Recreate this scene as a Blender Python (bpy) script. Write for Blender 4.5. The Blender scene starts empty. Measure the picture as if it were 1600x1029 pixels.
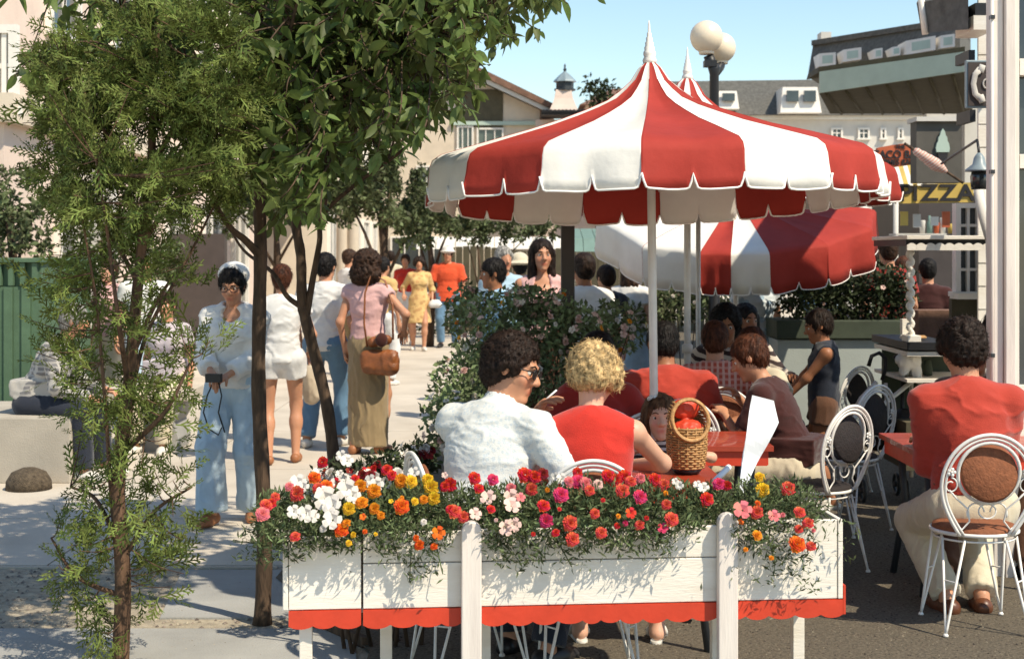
import bpy, bmesh, math, random
import numpy as np
from mathutils import Vector, Matrix, Euler
random.seed(7)
RS = np.random.RandomState(11)
S = bpy.context.scene
COL = S.collection
R = math.radians
# ---------------------------------------------------------------- camera, sky, sun, exposure
F = 2300.0; CX = 800.0; HY = 392.0; EH = 1.70      # focal length and horizon measured in photo pixels, eye height in metres
cam_d = bpy.data.cameras.new('camera'); cam = bpy.data.objects.new('camera', cam_d); COL.objects.link(cam)
cam.location = (0, 0, EH); cam.rotation_euler = (R(90), 0, 0)
cam_d.sensor_width = 36; cam_d.lens = F/1600*36; cam_d.shift_y = (HY-514.5)/1600
cam_d.clip_end = 3000; cam_d.clip_start = 0.1
cam_d.dof.use_dof = True; cam_d.dof.focus_distance = 6.2; cam_d.dof.aperture_fstop = 6.3
S.camera = cam
SUN = Vector((0.70, -0.58, 1.12)).normalized()
w = bpy.data.worlds.new('World'); S.world = w; w.use_nodes = True
wn = w.node_tree.nodes; wl = w.node_tree.links
bg = wn['Background']; sky = wn.new('ShaderNodeTexSky'); sky.sky_type = 'NISHITA'; sky.sun_disc = False
sky.sun_elevation = math.asin(SUN.z); sky.sun_rotation = math.atan2(SUN.x, SUN.y)
sky.altitude = 0; sky.air_density = 1.1; sky.dust_density = 0.05; sky.ozone_density = 4.5
tint = wn.new('ShaderNodeMix'); tint.data_type = 'RGBA'; tint.blend_type = 'MULTIPLY'; tint.inputs[0].default_value = 1; tint.inputs[7].default_value = (1.04, .97, .84, 1)
wl.new(sky.outputs[0], tint.inputs[6]); wl.new(tint.outputs[2], bg.inputs[0]); bg.inputs[1].default_value = 0.15
sl = bpy.data.lights.new('sun', 'SUN'); sl.energy = 4.3; sl.angle = R(0.6); sl.color = (1, .895, .71)
so = bpy.data.objects.new('sun', sl); COL.objects.link(so)
so.rotation_euler = SUN.to_track_quat('Z', 'Y').to_euler()
S.view_settings.view_transform = 'Standard'; S.view_settings.look = 'None'
S.view_settings.exposure = 0.46; S.view_settings.gamma = 1
S.render.engine = 'CYCLES'
S.cycles.max_bounces = 6; S.cycles.transparent_max_bounces = 8

def P(px, py, d): return Vector(((px-CX)/F*d, d, EH+(HY-py)/F*d))
def X(px, d): return (px-CX)/F*d
def Z(py, d): return EH+(HY-py)/F*d
def GD(py): return EH*F/(py-HY)
def V(*a): return Vector(a)

# ---------------------------------------------------------------- materials
MATS = {}
def mat(name, c, rough=.7, var=.12, ns=8, bump=0., bs=60, metal=0., sheen=0., spec=.4, c2=None, island=0., trans=0., stretch=None, coat=0.):
    if name in MATS: return MATS[name]
    m = bpy.data.materials.new(name); m.use_nodes = True; N = m.node_tree.nodes; L = m.node_tree.links
    b = N['Principled BSDF']; b.inputs['Roughness'].default_value = rough; b.inputs['Metallic'].default_value = metal
    b.inputs['Specular IOR Level'].default_value = spec
    if sheen: b.inputs['Sheen Weight'].default_value = sheen
    if coat: b.inputs['Coat Weight'].default_value = coat
    tc = N.new('ShaderNodeTexCoord'); mp = N.new('ShaderNodeMapping'); L.new(tc.outputs['Object'], mp.inputs[0])
    if stretch: mp.inputs['Scale'].default_value = stretch
    n = N.new('ShaderNodeTexNoise'); n.inputs['Scale'].default_value = ns; n.inputs['Detail'].default_value = 6; n.inputs['Roughness'].default_value = .6
    L.new(mp.outputs[0], n.inputs['Vector'])
    mr = N.new('ShaderNodeMapRange'); mr.inputs[1].default_value = .3; mr.inputs[2].default_value = .7
    L.new(n.outputs['Fac'], mr.inputs[0])
    mx = N.new('ShaderNodeMix'); mx.data_type = 'RGBA'
    ca = c2 if c2 else tuple(v*(1-var*2) for v in c)
    mx.inputs[6].default_value = (*ca, 1); mx.inputs[7].default_value = (*[min(1, v*(1+var*.6)) for v in c], 1)
    L.new(mr.outputs[0], mx.inputs[0]); out = mx.outputs[2]
    if island:
        g = N.new('ShaderNodeNewGeometry'); h = N.new('ShaderNodeHueSaturation')
        m1 = N.new('ShaderNodeMapRange'); m1.inputs[3].default_value = 1-island; m1.inputs[4].default_value = 1+island
        L.new(g.outputs['Random Per Island'], m1.inputs[0]); L.new(m1.outputs[0], h.inputs['Value'])
        oi = N.new('ShaderNodeObjectInfo'); m2 = N.new('ShaderNodeMapRange'); m2.inputs[3].default_value = .475; m2.inputs[4].default_value = .515
        L.new(g.outputs['Random Per Island'], m2.inputs[0]); L.new(m2.outputs[0], h.inputs['Hue'])
        L.new(out, h.inputs['Color']); out = h.outputs[0]
    L.new(out, b.inputs['Base Color'])
    if bump:
        n2 = N.new('ShaderNodeTexNoise'); n2.inputs['Scale'].default_value = bs; n2.inputs['Detail'].default_value = 4
        L.new(mp.outputs[0], n2.inputs['Vector'])
        bp = N.new('ShaderNodeBump'); bp.inputs['Strength'].default_value = bump; bp.inputs['Distance'].default_value = .01
        L.new(n2.outputs['Fac'], bp.inputs['Height']); L.new(bp.outputs[0], b.inputs['Normal'])
    if trans:
        tr = N.new('ShaderNodeBsdfTranslucent'); ms = N.new('ShaderNodeMixShader'); ms.inputs[0].default_value = trans
        L.new(out, tr.inputs[0]); L.new(b.outputs[0], ms.inputs[1]); L.new(tr.outputs[0], ms.inputs[2])
        L.new(ms.outputs[0], N['Material Output'].inputs[0])
    MATS[name] = m
    return m

def pattern(name, kind, ca, cb, sc, rough=.8, cc=None, rot=(0, 0, 0)):
    "cloth prints: stripes, checks, florals"
    if name in MATS: return MATS[name]
    m = mat(name, ca, rough, bump=.25, bs=180, sheen=.2); N = m.node_tree.nodes; L = m.node_tree.links
    b = N['Principled BSDF']; mp = [x for x in N if x.type == 'MAPPING'][0]; mp.inputs['Rotation'].default_value = rot
    def mixc(f, a, c):
        x = N.new('ShaderNodeMix'); x.data_type = 'RGBA'; L.new(f, x.inputs[0])
        for s_, v in ((6, a), (7, c)):
            if isinstance(v, tuple): x.inputs[s_].default_value = (*v, 1)
            else: L.new(v, x.inputs[s_])
        return x.outputs[2]
    def gt(src, t):
        q = N.new('ShaderNodeMath'); q.operation = 'GREATER_THAN'; L.new(src, q.inputs[0]); q.inputs[1].default_value = t; return q.outputs[0]
    def wave(ax):
        wv = N.new('ShaderNodeTexWave'); wv.bands_direction = ax; wv.inputs['Scale'].default_value = sc; wv.inputs['Distortion'].default_value = 1.2
        wv.inputs['Detail Scale'].default_value = 1.0; L.new(mp.outputs[0], wv.inputs['Vector']); return wv.outputs['Fac']
    if kind == 'stripe': o = mixc(gt(wave('Z'), .5), ca, cb)
    elif kind == 'check':
        o = mixc(gt(wave('Z'), .62), ca, cb); o = mixc(gt(wave('X'), .62), o, cc or cb)
    else:
        vo = N.new('ShaderNodeTexVoronoi'); vo.inputs['Scale'].default_value = sc; L.new(mp.outputs[0], vo.inputs['Vector'])
        q = N.new('ShaderNodeMath'); q.operation = 'LESS_THAN'; q.inputs[1].default_value = .42; L.new(vo.outputs['Distance'], q.inputs[0])
        o = mixc(q.outputs[0], ca, cb)
        if cc:
            n = N.new('ShaderNodeTexNoise'); n.inputs['Scale'].default_value = sc*.6; L.new(mp.outputs[0], n.inputs['Vector']); o = mixc(gt(n.outputs['Fac'], .58), o, cc)
    L.new(o, b.inputs['Base Color'])
    return m

def cloth(name, c, bump=.3, var=.06): return mat(name, c, .85, var, 14, bump, 220, sheen=.25, spec=.2)
M = {}
M['white_paint'] = mat('white_paint', (.80, .75, .68), .5, .05, 5, .12, 40)
M['white_wood'] = mat('white_wood', (.83, .78, .70), .45, .045, 3, .18, 25, stretch=(1, 1, 6), c2=(.74, .67, .57))
M['white_upright'] = mat('white_upright', (.78, .71, .64), .5, .06, 4, .15, 25, stretch=(6, 6, .6), c2=(.66, .58, .52))
M['white_metal'] = mat('white_metal', (.80, .77, .72), .35, .06, 20, .05, 60, spec=.5)
M['red_paint'] = mat('red_paint', (.62, .055, .022), .5, .08, 9, .12, 40)
M['red_wood'] = mat('red_wood', (.42, .05, .02), .35, .15, 5, .1, 30, coat=.3)
M['canvas_red'] = mat('canvas_red', (.38, .042, .030), .75, .10, 3, .35, 14, trans=.04, spec=.2)
M['canvas_white'] = mat('canvas_white', (.80, .77, .71), .8, .06, 3, .35, 14, trans=.03, spec=.2)
M['piping'] = mat('piping_white', (.85, .82, .78), .6, .03, 9)
M['pole'] = mat('pole_enamel', (.70, .68, .64), .35, .06, 12, spec=.6)
M['black'] = mat('black_paint', (.018, .018, .02), .45, .1, 12)
M['dark_metal'] = mat('dark_metal', (.035, .04, .045), .45, .1, 12)
M['bark'] = mat('bark', (.10, .062, .038), .9, .35, 30, .9, 60, stretch=(1, 1, .25))
M['bark_red'] = mat('bark_red', (.15, .085, .05), .9, .35, 40, .9, 80, stretch=(1, 1, .2))
M['leaf'] = mat('leaf_green', (.145, .205, .055), .5, .25, 5, island=.45, trans=.40, spec=.3)
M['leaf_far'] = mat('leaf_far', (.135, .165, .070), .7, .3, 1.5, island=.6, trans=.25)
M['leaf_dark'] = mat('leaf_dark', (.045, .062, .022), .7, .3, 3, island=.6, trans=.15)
M['leaf_bush'] = mat('leaf_bush', (.22, .285, .13), .7, .35, 4, island=.6, trans=.25)
M['spray'] = mat('spray_green', (.175, .220, .055), .7, .3, 6, island=.6, trans=.3, spec=.2)
M['foliage'] = mat('planter_foliage', (.145, .185, .080), .7, .35, 10, island=.6, trans=.2, spec=.2)
M['asphalt'] = mat('asphalt', (.165, .135, .095), .95, .4, 70, .9, 260, c2=(.060, .050, .037))
M['concrete'] = mat('concrete', (.56, .50, .42), .9, .09, 1.1, .35, 90, c2=(.44, .385, .315))
M['concrete_b'] = mat('concrete_b', (.43, .385, .32), .9, .09, 3.2, .3, 90)
M['slab'] = mat('slab', (.36, .355, .335), .9, .10, 1.6, .4, 110, c2=(.26, .255, .24))
M['soil'] = mat('soil', (.12, .09, .06), .97, .3, 40, 1., 150)
M['dry_soil'] = mat('dry_soil', (.42, .36, .27), .97, .22, 14, .8, 120)
M['stucco_pink'] = mat('stucco_pink', (.72, .57, .48), .9, .06, 3, .3, 60)
M['stucco_cream'] = mat('stucco_cream', (.66, .56, .44), .9, .06, 3, .3, 60)
M['wall_white'] = mat('wall_white', (.62, .585, .53), .85, .05, 3, .2, 60)
M['shingle'] = mat('shingle', (.125, .120, .108), .9, .2, 12, .6, 50)
M['roof_brown'] = mat('roof_brown', (.22, .12, .08), .9, .2, 6, .5, 40)
M['mint'] = mat('mint_paint', (.44, .54, .46), .6, .05, 4)
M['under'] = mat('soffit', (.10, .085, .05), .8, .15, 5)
M['glass'] = mat('window_glass', (.045, .055, .06), .12, .2, 2, spec=.8)
M['glass_green'] = mat('window_glass_green', (.10, .13, .11), .2, .2, 2, spec=.7)
M['teal'] = mat('teal_canvas', (.16, .25, .22), .8, .1, 4)
M['green_fence'] = mat('green_fence', (.085, .15, .085), .7, .12, 5, .15, 40)
M['yellow'] = mat('sign_yellow', (.60, .42, .10), .6, .08, 5)
M['sign_red'] = mat('sign_red', (.50, .11, .04), .6, .1, 6)
M['sign_dark'] = mat('sign_dark', (.07, .055, .05), .5, .1, 6)
M['letter'] = mat('letter_black', (.02, .018, .02), .6, .1, 6)
M['brown_lt'] = mat('leather_tan', (.27, .085, .022), .45, .2, 14, .4, 60, spec=.5)
M['wicker'] = mat('wicker', (.50, .27, .10), .6, .25, 60, .3, 120)
M['pad'] = mat('seat_pad', (.25, .085, .035), .8, .15, 40, .5, 90)
M['pad_dark'] = mat('seat_pad_dark', (.022, .016, .016), .8, .15, 40, .5, 90)
M['globe'] = mat('opal_globe', (.78, .66, .50), .3, .03, 3, spec=.5)
M['lamp_blue'] = mat('lamp_enamel', (.24, .30, .33), .4, .1, 6)
M['eye'] = mat('eye_white', (.7, .66, .6), .2, .02, 3); M['iris'] = mat('iris_dark', (.04, .02, .012), .2, .02, 3)
M['blue_wall'] = mat('pale_blue_wall', (.40, .44, .42), .85, .06, 3, .2, 60)
M['hull'] = mat('planter_green', (.06, .075, .05), .8, .15, 5)
M['paper'] = mat('white_paper', (.84, .85, .88), .7, .02, 6)

def skin_mat(name, c):
    m = bpy.data.materials.new(name); m.use_nodes = True; N = m.node_tree.nodes; L = m.node_tree.links; b = N['Principled BSDF']
    b.inputs['Roughness'].default_value = .5; b.inputs['Specular IOR Level'].default_value = .35
    at = N.new('ShaderNodeAttribute'); at.attribute_name = 'tint'
    n = N.new('ShaderNodeTexNoise'); n.inputs['Scale'].default_value = 16; n.inputs['Detail'].default_value = 6; n.inputs['Roughness'].default_value = .65
    mx = N.new('ShaderNodeMix'); mx.data_type = 'RGBA'; mx.inputs[6].default_value = (c[0]*.84, c[1]*.76, c[2]*.74, 1); mx.inputs[7].default_value = (*[min(1, v*1.08) for v in c], 1)
    L.new(n.outputs['Fac'], mx.inputs[0])
    mu = N.new('ShaderNodeMix'); mu.data_type = 'RGBA'; mu.blend_type = 'MULTIPLY'; mu.inputs[0].default_value = 1
    L.new(mx.outputs[2], mu.inputs[6]); L.new(at.outputs['Color'], mu.inputs[7]); L.new(mu.outputs[2], b.inputs['Base Color'])
    b.inputs['Subsurface Weight'].default_value = .12; b.inputs['Subsurface Radius'].default_value = (.02, .008, .004); b.inputs['Subsurface Scale'].default_value = .5
    return m
SKIN = {'light': skin_mat('skin_light', (.66, .38, .26)), 'mid': skin_mat('skin_mid', (.53, .27, .16)), 'tan': skin_mat('skin_tan', (.34, .15, .075))}
HAIR = {}
def hair_mat(k):
    cs = {'black': (.012, .009, .008), 'brown': (.055, .026, .014), 'auburn': (.10, .032, .014), 'blonde': (.72, .50, .24), 'grey': (.35, .33, .3), 'ltbrown': (.17, .085, .04), 'dkbrown': (.028, .015, .010)}
    if k not in HAIR: HAIR[k] = mat('hair_'+k, cs[k], .6, .45, 55, .6, 90, spec=.22, stretch=(1, 1, .35))
    return HAIR[k]

# ---------------------------------------------------------------- object helpers
def tag(o, label=None, cat=None, group=None, kind=None):
    if label: o['label'] = label
    if cat: o['category'] = cat
    if group: o['group'] = group
    if kind: o['kind'] = kind
    return o
def empty(name, loc=(0, 0, 0), rz=0, label=None, cat=None, group=None):
    o = bpy.data.objects.new(name, None); COL.objects.link(o); o.location = loc; o.rotation_euler = (0, 0, rz)
    return tag(o, label, cat, group)
def copy_tree(o, parent=None):
    c = o.copy(); COL.objects.link(c)
    if parent: c.parent = parent
    for ch in list(o.children): copy_tree(ch, c)
    return c
def link(name, me, m=None, parent=None, smooth=False):
    o = bpy.data.objects.new(name, me); COL.objects.link(o)
    if m is not None:
        for q in (m if isinstance(m, (list, tuple)) else [m]): me.materials.append(q)
    if parent: o.parent = parent
    if smooth: me.polygons.foreach_set('use_smooth', [True]*len(me.polygons))
    return o

class MB:
    def __init__(s): s.bm = bmesh.new()
    def box(s, x0, x1, y0, y1, z0, z1, mi=0, mtx=None):
        vs = [s.bm.verts.new((x, y, z)) for z in (z0, z1) for y in (y0, y1) for x in (x0, x1)]
        for f in ((0, 2, 3, 1), (4, 5, 7, 6), (0, 1, 5, 4), (2, 6, 7, 3), (0, 4, 6, 2), (1, 3, 7, 5)):
            s.bm.faces.new([vs[i] for i in f]).material_index = mi
        if mtx:
            for v in vs: v.co = mtx @ v.co
        return s
    def hexa(s, pts, mi=0):
        "8 points, bottom 4 then top 4, each in the order (x0y0, x1y0, x0y1, x1y1)"
        vs = [s.bm.verts.new(p) for p in pts]
        for f in ((0, 2, 3, 1), (4, 5, 7, 6), (0, 1, 5, 4), (2, 6, 7, 3), (0, 4, 6, 2), (1, 3, 7, 5)): s.bm.faces.new([vs[i] for i in f]).material_index = mi
        return s
    def tube(s, pts, r, n=8, mi=0, closed=False, cap=True):
        pts = [Vector(p) for p in pts]; m = len(pts); rs = r if isinstance(r, (list, tuple)) else [r]*m
        rings = []; up = None
        for i, p in enumerate(pts):
            if closed: t = (pts[(i+1) % m]-pts[i-1])
            else: t = pts[min(i+1, m-1)]-pts[max(i-1, 0)]
            if t.length < 1e-9: t = Vector((0, 0, 1))
            t.normalize()
            if up is None: up = t.orthogonal().normalized()
            up = (up - t*up.dot(t))
            if up.length < 1e-6: up = t.orthogonal()
            up.normalize(); sd = t.cross(up)
            rings.append([s.bm.verts.new(p+(up*math.cos(a)+sd*math.sin(a))*rs[i]) for a in [2*math.pi*k/n for k in range(n)]])
        for i in range(m if closed else m-1):
            A = rings[i]; B = rings[(i+1) % m]
            for k in range(n):
                f = s.bm.faces.new((A[k], A[(k+1) % n], B[(k+1) % n], B[k])); f.material_index = mi; f.smooth = True
        if cap and not closed:
            s.bm.faces.new(rings[0][::-1]).material_index = mi; s.bm.faces.new(rings[-1]).material_index = mi
        return s
    def lathe(s, prof, c=(0, 0, 0), n=24, mi=0, smooth=True, a0=0, sq=None):
        rings = []
        for (r, z) in prof:
            rings.append([s.bm.verts.new((c[0]+r*math.cos(a0+2*math.pi*k/n), c[1]+r*math.sin(a0+2*math.pi*k/n), c[2]+z)) for k in range(n)])
        for A, B in zip(rings, rings[1:]):
            for k in range(n):
                f = s.bm.faces.new((A[k], A[(k+1) % n], B[(k+1) % n], B[k])); f.smooth = smooth; f.material_index = mi
        s.bm.faces.new(rings[0][::-1]).material_index = mi; s.bm.faces.new(rings[-1]).material_index = mi
        return s
    def prism(s, poly, y0, y1, mi=0, axis='y'):
        def mk(a, b, t): return (a, t, b) if axis == 'y' else ((t, a, b) if axis == 'x' else (a, b, t))
        A = [s.bm.verts.new(mk(a, b, y0)) for a, b in poly]; B = [s.bm.verts.new(mk(a, b, y1)) for a, b in poly]; n = len(poly)
        s.bm.faces.new(A).material_index = mi; s.bm.faces.new(B[::-1]).material_index = mi
        for k in range(n): s.bm.faces.new((A[k], B[k], B[(k+1) % n], A[(k+1) % n])).material_index = mi
        return s
    def sphere(s, c, r, n=12, mi=0, sc=(1, 1, 1)):
        q = bmesh.ops.create_uvsphere(s.bm, u_segments=n, v_segments=max(6, n*2//3), radius=r)
        for v in q['verts']: v.co = Vector((v.co.x*sc[0]+c[0], v.co.y*sc[1]+c[1], v.co.z*sc[2]+c[2]))
        for v in q['verts']:
            for f in v.link_faces: f.smooth = True; f.material_index = mi
        return s
    def build(s, name, m, parent=None, loc=None, bevel=0):
        bmesh.ops.recalc_face_normals(s.bm, faces=s.bm.faces)
        me = bpy.data.meshes.new(name); s.bm.to_mesh(me); s.bm.free(); o = link(name, me, m, parent)
        if loc is not None: o.location = loc
        if bevel:
            b = o.modifiers.new('bevel', 'BEVEL'); b.width = bevel; b.segments = 2; b.limit_method = 'ANGLE'
        return o

def npmesh(name, verts, faces, m=None, parent=None, smooth=False):
    "verts Nx3, faces MxK array or list of such arrays"
    me = bpy.data.meshes.new(name)
    fl = faces if isinstance(faces, list) else [faces]
    fl = [f for f in fl if len(f)]
    me.vertices.add(len(verts)); me.vertices.foreach_set('co', np.asarray(verts, dtype=np.float32).ravel())
    nl = sum(f.size for f in fl); npol = sum(len(f) for f in fl)
    me.loops.add(nl); me.loops.foreach_set('vertex_index', np.concatenate([f.ravel() for f in fl]).astype(np.int32))
    me.polygons.add(npol); ls = []; st = 0
    for f in fl: ls.append(st+np.arange(len(f))*f.shape[1]); st += f.size
    me.polygons.foreach_set('loop_start', np.concatenate(ls).astype(np.int32))
    me.update(calc_edges=True); me.validate()
    return link(name, me, m, parent, smooth)
def frames(dirs, ups):
    "columns: side, dir, up"
    d = dirs/np.linalg.norm(dirs, axis=1, keepdims=True); s_ = np.cross(d, ups); s_ /= np.linalg.norm(s_, axis=1, keepdims=True)+1e-9
    u = np.cross(s_, d); return np.stack([s_, d, u], axis=2)
def scatter(name, tv, tf, pos, fr, sc, m, parent=None, smooth=False):
    tv = np.asarray(tv, float); n = len(pos); sc = np.asarray(sc, float)
    if sc.ndim == 1: sc = sc[:, None].repeat(3, 1)
    vv = np.einsum('nij,nkj->nki', fr, tv[None]*sc[:, None, :])+np.asarray(pos)[:, None, :]
    fl = []
    for k in sorted(set(len(f) for f in tf)):
        a = np.array([f for f in tf if len(f) == k]); fl.append((a[None]+(np.arange(n)*len(tv))[:, None, None]).reshape(-1, k))
    return npmesh(name, vv.reshape(-1, 3), fl, m, parent, smooth)
def rdir(n, zb=0.):
    v = RS.normal(size=(n, 3)); v[:, 2] += zb; return v/np.linalg.norm(v, axis=1, keepdims=True)

# ---------------------------------------------------------------- value noise
def _h(i, j, k, s):
    n = (i*374761393+j*668265263+k*2147483647+s*1274126177) & 0xffffffff
    n = ((n ^ (n >> 13))*1274126177) & 0xffffffff
    return ((n ^ (n >> 16)) & 0xffff)/32768.0-1.0
def vnoise(p, s=0):
    p = np.asarray(p, float); i = np.floor(p).astype(np.int64); f = p-i; f = f*f*(3-2*f); r = 0
    for a in (0, 1):
        for b in (0, 1):
            for c in (0, 1):
                wt = (f[:, 0] if a else 1-f[:, 0])*(f[:, 1] if b else 1-f[:, 1])*(f[:, 2] if c else 1-f[:, 2])
                r = r+wt*_h(i[:, 0]+a, i[:, 1]+b, i[:, 2]+c, s)
    return r
def fbm(p, s=0, o=3):
    r = 0; a = 1; p = np.asarray(p, float)
    for k in range(o): r = r+a*vnoise(p, s+k*17); a *= .5; p = p*2.03
    return r

# ---------------------------------------------------------------- implicit surfaces (smoothly blended shapes, one continuous skin)
class Sdf:
    def __init__(s): s.p = []
    def cone(s, a, b, ra, rb=None, k=.02, cut=None, sub=False):
        a = np.array(a, float); b = np.array(b, float); rb = ra if rb is None else rb; r = max(ra, rb)+k
        lo = np.minimum(a, b)-r; hi = np.maximum(a, b)+r
        def f(x, y, z):
            ba = b-a; L2 = max(ba@ba, 1e-9); t = np.clip(((x-a[0])*ba[0]+(y-a[1])*ba[1]+(z-a[2])*ba[2])/L2, 0, 1)
            d = np.sqrt((x-a[0]-t*ba[0])**2+(y-a[1]-t*ba[1])**2+(z-a[2]-t*ba[2])**2)-(ra+(rb-ra)*t)
            if cut is not None:
                n = ba/math.sqrt(L2)
                d = np.maximum(d, (x-b[0])*n[0]+(y-b[1])*n[1]+(z-b[2])*n[2]-cut)
            return d
        s.p.append((lo, hi, f, k, sub)); return s
    def ell(s, c, r, Mx=None, k=.02, sub=False):
        c = np.array(c, float); r = np.array(r, float); q = np.eye(3) if Mx is None else np.array(Mx, float); ext = np.sqrt(((q*r[None])**2).sum(1))+k
        def f(x, y, z):
            X_ = x-c[0]; Y_ = y-c[1]; Z_ = z-c[2]; l = 0; l2 = 0
            for i in range(3):
                v = X_*q[0, i]+Y_*q[1, i]+Z_*q[2, i]; l = l+(v/r[i])**2; l2 = l2+(v/r[i]**2)**2
            l = np.sqrt(l); return l*(l-1)/(np.sqrt(l2)+1e-6)
        s.p.append((c-ext, c+ext, f, k, sub)); return s
    def ecap(s, a, b, u, wa, da, wb, db, k=.03, cut=None):
        "elliptic capsule; u is the width axis, wa/da half width and half depth at a"
        a = np.array(a, float); b = np.array(b, float); u = np.array(u, float); r = max(wa, wb, da, db)+k; ba = b-a; L2 = max(ba@ba, 1e-9); n = ba/math.sqrt(L2)
        e = np.cross(n, u); e /= np.linalg.norm(e)+1e-9
        def f(x, y, z):
            X_ = x-a[0]; Y_ = y-a[1]; Z_ = z-a[2]; t = np.clip((X_*ba[0]+Y_*ba[1]+Z_*ba[2])/L2, 0, 1)
            X_ = X_-t*ba[0]; Y_ = Y_-t*ba[1]; Z_ = Z_-t*ba[2]
            W = wa+(wb-wa)*t; D_ = da+(db-da)*t; A = X_*u[0]+Y_*u[1]+Z_*u[2]; B = X_*e[0]+Y_*e[1]+Z_*e[2]; C = X_*n[0]+Y_*n[1]+Z_*n[2]
            mn = np.minimum(W, D_); l = np.sqrt((A/W)**2+(B/D_)**2+(C/mn)**2); l2 = np.sqrt((A/W**2)**2+(B/D_**2)**2+(C/mn**2)**2)
            d = np.where(l > 1e-4, l*(l-1)/(l2+1e-6), -mn)
            if cut is not None: d = np.maximum(d, ((x-b[0])*n[0]+(y-b[1])*n[1]+(z-b[2])*n[2])-cut)
            return d
        s.p.append((np.minimum(a, b)-r, np.maximum(a, b)+r, f, k, False)); return s
    def mesh(s, name, h, m, parent=None, disp=None, attr=None, clip=None):
        lo = np.min([p[0] for p in s.p if not p[4]], axis=0)-2*h; hi = np.max([p[1] for p in s.p if not p[4]], axis=0)+2*h
        n = np.ceil((hi-lo)/h).astype(int)+1; D = np.full(n, .2, np.float32)
        ax = [(lo[i]+np.arange(n[i])*h).astype(np.float32) for i in range(3)]
        for (a, b, f, k, sub) in s.p:
            i0 = np.maximum(np.floor((a-lo)/h).astype(int)-1, 0); i1 = np.minimum(np.ceil((b-lo)/h).astype(int)+2, n)
            if (i1 <= i0).any(): continue
            sl_ = tuple(slice(i0[i], i1[i]) for i in range(3))
            d = f(ax[0][sl_[0]][:, None, None], ax[1][sl_[1]][None, :, None], ax[2][sl_[2]][None, None, :]); o = D[sl_]
            if sub: D[sl_] = np.maximum(o, -d)
            else: q = np.maximum(k-np.abs(o-d), 0)/k; D[sl_] = np.minimum(o, d)-q*q*k*.25
        if clip is not None:
            for (pt, nn) in clip:
                D = np.maximum(D, ((ax[0]-pt[0])*nn[0])[:, None, None]+((ax[1]-pt[1])*nn[1])[None, :, None]+((ax[2]-pt[2])*nn[2])[None, None, :]).astype(np.float32)
        Sg = D < 0
        c = np.zeros(n-1, np.int8)
        cs = [(i, j, k) for i in (0, 1) for j in (0, 1) for k in (0, 1)]
        for (i, j, k) in cs: c += Sg[i:n[0]-1+i, j:n[1]-1+j, k:n[2]-1+k]
        act = (c > 0) & (c < 8); I = np.argwhere(act); idx = np.full(n-1, -1, np.int64); idx[act] = np.arange(len(I))
        pos = np.zeros((len(I), 3)); cnt = np.zeros(len(I))
        cv = {q: D[I[:, 0]+q[0], I[:, 1]+q[1], I[:, 2]+q[2]] for q in cs}
        for q in cs:
            for a_ in range(3):
                if q[a_] == 0:
                    q2 = tuple(1 if t == a_ else q[t] for t in range(3)); d0 = cv[q]; d1 = cv[q2]; mk = (d0 < 0) != (d1 < 0)
                    t = np.where(mk, d0/(d0-d1+1e-12), 0); p_ = np.array(q, float)[None].repeat(len(I), 0); p_[:, a_] += t; pos[mk] += p_[mk]; cnt[mk] += 1
        vv = (pos/np.maximum(cnt, 1)[:, None]+I)*h+lo
        fs = []
        for a_ in range(3):
            b_, c_ = (a_+1) % 3, (a_+2) % 3
            s0 = [slice(None)]*3; s1 = [slice(None)]*3; s0[a_] = slice(0, n[a_]-1); s1[a_] = slice(1, n[a_])
            A = Sg[tuple(s0)]; B = Sg[tuple(s1)]; E = np.argwhere(A != B)
            E = E[(E[:, b_] > 0) & (E[:, c_] > 0) & (E[:, b_] < n[b_]-1) & (E[:, c_] < n[c_]-1)]
            if not len(E): continue
            def g(db, dc):
                q = E.copy(); q[:, b_] += db; q[:, c_] += dc; return idx[q[:, 0], q[:, 1], q[:, 2]]
            q = np.stack([g(-1, -1), g(0, -1), g(0, 0), g(-1, 0)], 1); fl = ~A[E[:, 0], E[:, 1], E[:, 2]]
            q[fl] = q[fl][:, ::-1]; fs.append(q)
        fs = np.concatenate(fs); fs = fs[(fs >= 0).all(1)]
        if disp is not None:
            g = np.gradient(D, h); i = np.clip(np.round((vv-lo)/h).astype(int), 0, n-1)
            nr = np.stack([q[i[:, 0], i[:, 1], i[:, 2]] for q in g], 1); nr /= np.linalg.norm(nr, axis=1, keepdims=True)+1e-6
            vv = vv+nr*disp(vv)[:, None]
        o = npmesh(name, vv, fs, m, parent, True)
        if attr is not None:
            ca = o.data.color_attributes.new('tint', 'FLOAT_COLOR', 'POINT'); cc = np.ones((len(o.data.vertices), 4), np.float32); cc[:len(vv), :3] = attr(vv); ca.data.foreach_set('color', cc.ravel())
        return o
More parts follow.
